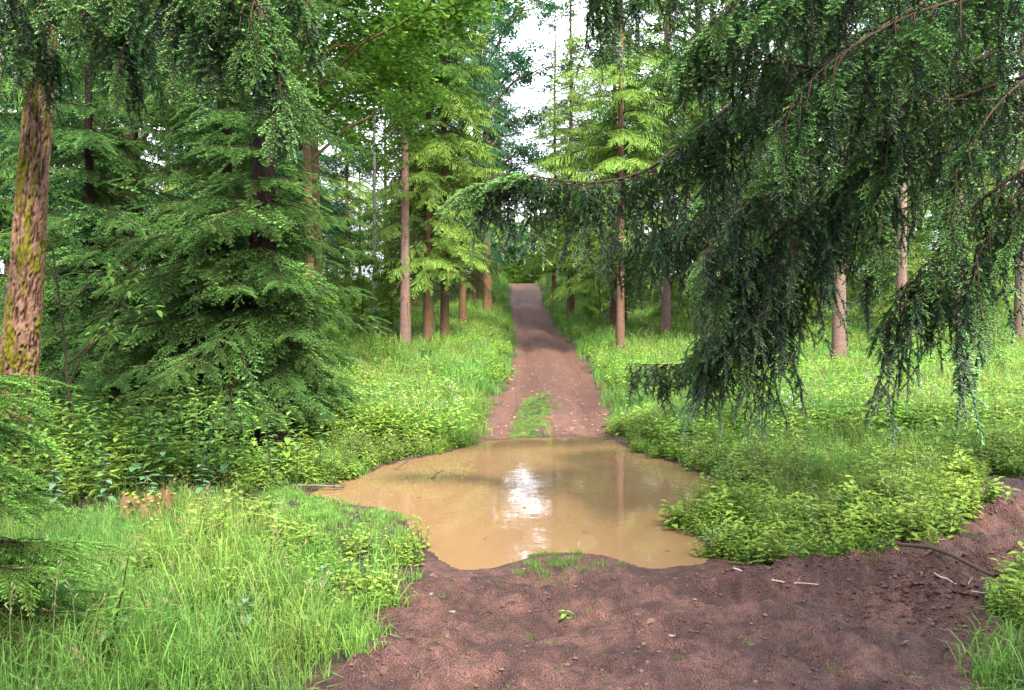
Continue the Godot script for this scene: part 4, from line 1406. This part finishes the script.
	part("wood", mb.mesh(), M.wood, o)
	mb = MB.new()
	for k in 60:
		var a0 := rr(0, TAU)
		var p0 := V(cos(a0) * rr(.05, .22), rr(.12, .22), sin(a0) * rr(.05, .2))
		mb.leaf2(p0, V(rr(-1, 1), rr(-.3, .4), rr(-1, 1)).normalized(), V(0, 1, 0), .05, .035, Color(.30, .30, .05) * rr(.7, 1.1))
	part("sprig", mb.mesh(), M.leaf, o).set_meta("kind", "stuff")
	# fallen branches and twigs
	var grey := Color(.09, .07, .055)
	stick("fallen_branch", [place(2.5, 5.5, -.05), place(2.75, 5.22, -.07), place(2.98, 4.95, -.08), place(3.2, 4.83, -.08), place(3.6, 4.7, -.06)], .012, .014, Color(.035, .027, .02), Color(.07, .055, .042), "long thin dark branch lying across the mud beside the bank", 3)
	stick("fallen_branch", [place(1.36, 4.95, -.012), place(1.6, 4.9, -.012), place(1.85, 4.86, -.012)], .008, .004, Color(.26, .20, .16), Color(.36, .28, .22), "short pale branch lying on the mud", 2)
	stick("fallen_branch", [place(2.3, 4.42, -.06), place(2.55, 4.5, -.04), place(2.75, 4.5, -.03)], .007, .004, Color(.26, .20, .16), Color(.36, .28, .22), "pale bent branch beside the churned heap of mud", 2)
	stick("fallen_branch", [place(-2.15, 7.9, -.03), V(-1.9, .05, -7.95), V(-1.65, .03, -8.0)], .016, .010, Color(.08, .062, .05), Color(.13, .105, .085), "grey branch sticking out of the grass at the tip of the puddle", 2)
	stick("sunken_twig", [V(-1.35, -.02, -9.1), V(-1.25, .05, -9.1), V(-1.15, .12, -9.1)], .008, .004, grey, Color(.1, .08, .06), "small dark twig poking out of the puddle", 1)
	stick("sunken_twig", [V(-.88, -.01, -8.55), V(-.8, .05, -8.6), V(-.72, .1, -8.55)], .007, .003, grey, Color(.1, .08, .06), "forked dark twig breaking the water in the middle of the puddle", 2)
	# stones on the mud
	var stones := []
	for k in 5: stones.append(stone_mesh(700 + k, .28, [Color(.13, .09, .078), Color(.16, .12, .105), Color(.11, .07, .06), Color(.14, .115, .11), Color(.09, .055, .047)][k]))
	var sg := "small stones on the mud"
	for k in 26:
		var x := rr(-.6, 3.0)
		var d := rr(3.3, 5.3)
		if look(sd_mud, x, d) > -.08 or look(sd_puddle, x, d) < .1: continue
		var s := rr(.008, .022)
		var st := part("stone", stones[rng.randi() % 5], M.stone, self, Transform3D(Basis(Vector3.UP, rr(0, TAU)).scaled(Vector3.ONE * s), place(x, d, -s * .2)))
		tag(st, "small flat stone lying on the reddish mud", "stone", sg)
	# fallen leaves on the mud
	var dead := leaf_mesh(.055, .03, Color(.15, .10, .07))
	for k in 16:
		var x := rr(-.6, 3.2)
		var d := rr(3.2, 5.4)
		if look(sd_mud, x, d) > -.05 or look(sd_puddle, x, d) < .08: continue
		var b := Basis(Vector3.UP, rr(0, TAU)) * Basis(Vector3(1, 0, 0), rr(-.5, .5))
		var lf := part("fallen_leaf", dead, M.leaf, self, Transform3D(b.scaled(Vector3.ONE * rr(.6, 1.1)), place(x, d, -.016)))
		tag(lf, "pale dry fallen leaf lying on the reddish mud", "leaf", "dry leaves on the mud")
	for q in [[-0.9, 7.6], [-0.35, 9.6], [0.6, 6.3], [1.2, 8.2], [1.55, 9.4], [-1.5, 8.5], [0.1, 7.2], [-0.2, 6.1], [1.1, 5.8], [0.9, 10.4]]:
		var fl := part("floating_leaf", dead, M.leaf, self, Transform3D(Basis(Vector3.UP, rr(0, TAU)).scaled(V(1, .15, 1) * rr(.7, 1.3)), Vector3(q[0], .007, -q[1])))
		tag(fl, "small brown leaf floating on the muddy puddle", "leaf", "leaves floating on the puddle")
	# crumbs and clods of mud
	var clods := []
	for k in 4: clods.append(stone_mesh(740 + k, .5, Color(.09, .045, .038)))
	var spots := []
	for i in 30000:
		var x := rr(-.8, 5.5)
		var d := rr(2.7, 8.0)
		if look(sd_mud, x, d) > .08 or look(sd_puddle, x, d) < .06: continue
		var p := 0.2 + smoothstep(.05, .4, noise_b.get_noise_2d(x * 2.2 + 5.0, d * 2.6))
		p += 1.5 * exp(-pow((x - 2.28) / .36, 2.0) - pow((d - 4.45) / .4, 2.0))
		if rng.randf() < p:
			spots.append([x, d, .0025 + .014 * pow(rng.randf(), 4.0), tint(rr(.6, 1.25))])
	for i in 1400:   # clods thrown up along the ruts
		var x := rr(1.0, 4.2)
		var rl: float = [4.85, 5.75][i % 2] + maxf(0.0, x - 0.8) * [0.22, 0.286][i % 2] + rng.randfn() * .08
		if look(sd_mud, x, rl) < -0.02: spots.append([x, rl, .005 + .017 * rng.randf() * rng.randf(), tint(rr(.6, 1.2))])
	for i in 500:
		var x := 2.28 + rng.randfn() * .24
		var d := 4.45 + rng.randfn() * .24
		spots.append([x, d, .008 + .02 * rng.randf() * rng.randf(), tint(rr(.5, .9))])
	for i in 5000:
		var d := 11.9 + pow(rng.randf(), 1.4) * 26.0
		var x := table(TRACK, d, 1) + rr(-1.15, 1.15)
		if track_sd(x, d) < rr(-.1, .1) and rng.randf() < 0.35 + noise_c.get_noise_2d(x * 4.0, d * 4.0) * 1.5:
			spots.append([x, d, .006 + .03 * pow(rng.randf(), 3.0), tint(rr(1.0, 3.0))])
	scatter("mud_crumbs", clods, spots, M.stone, "crumbs and clods of dark churned mud", "mud")
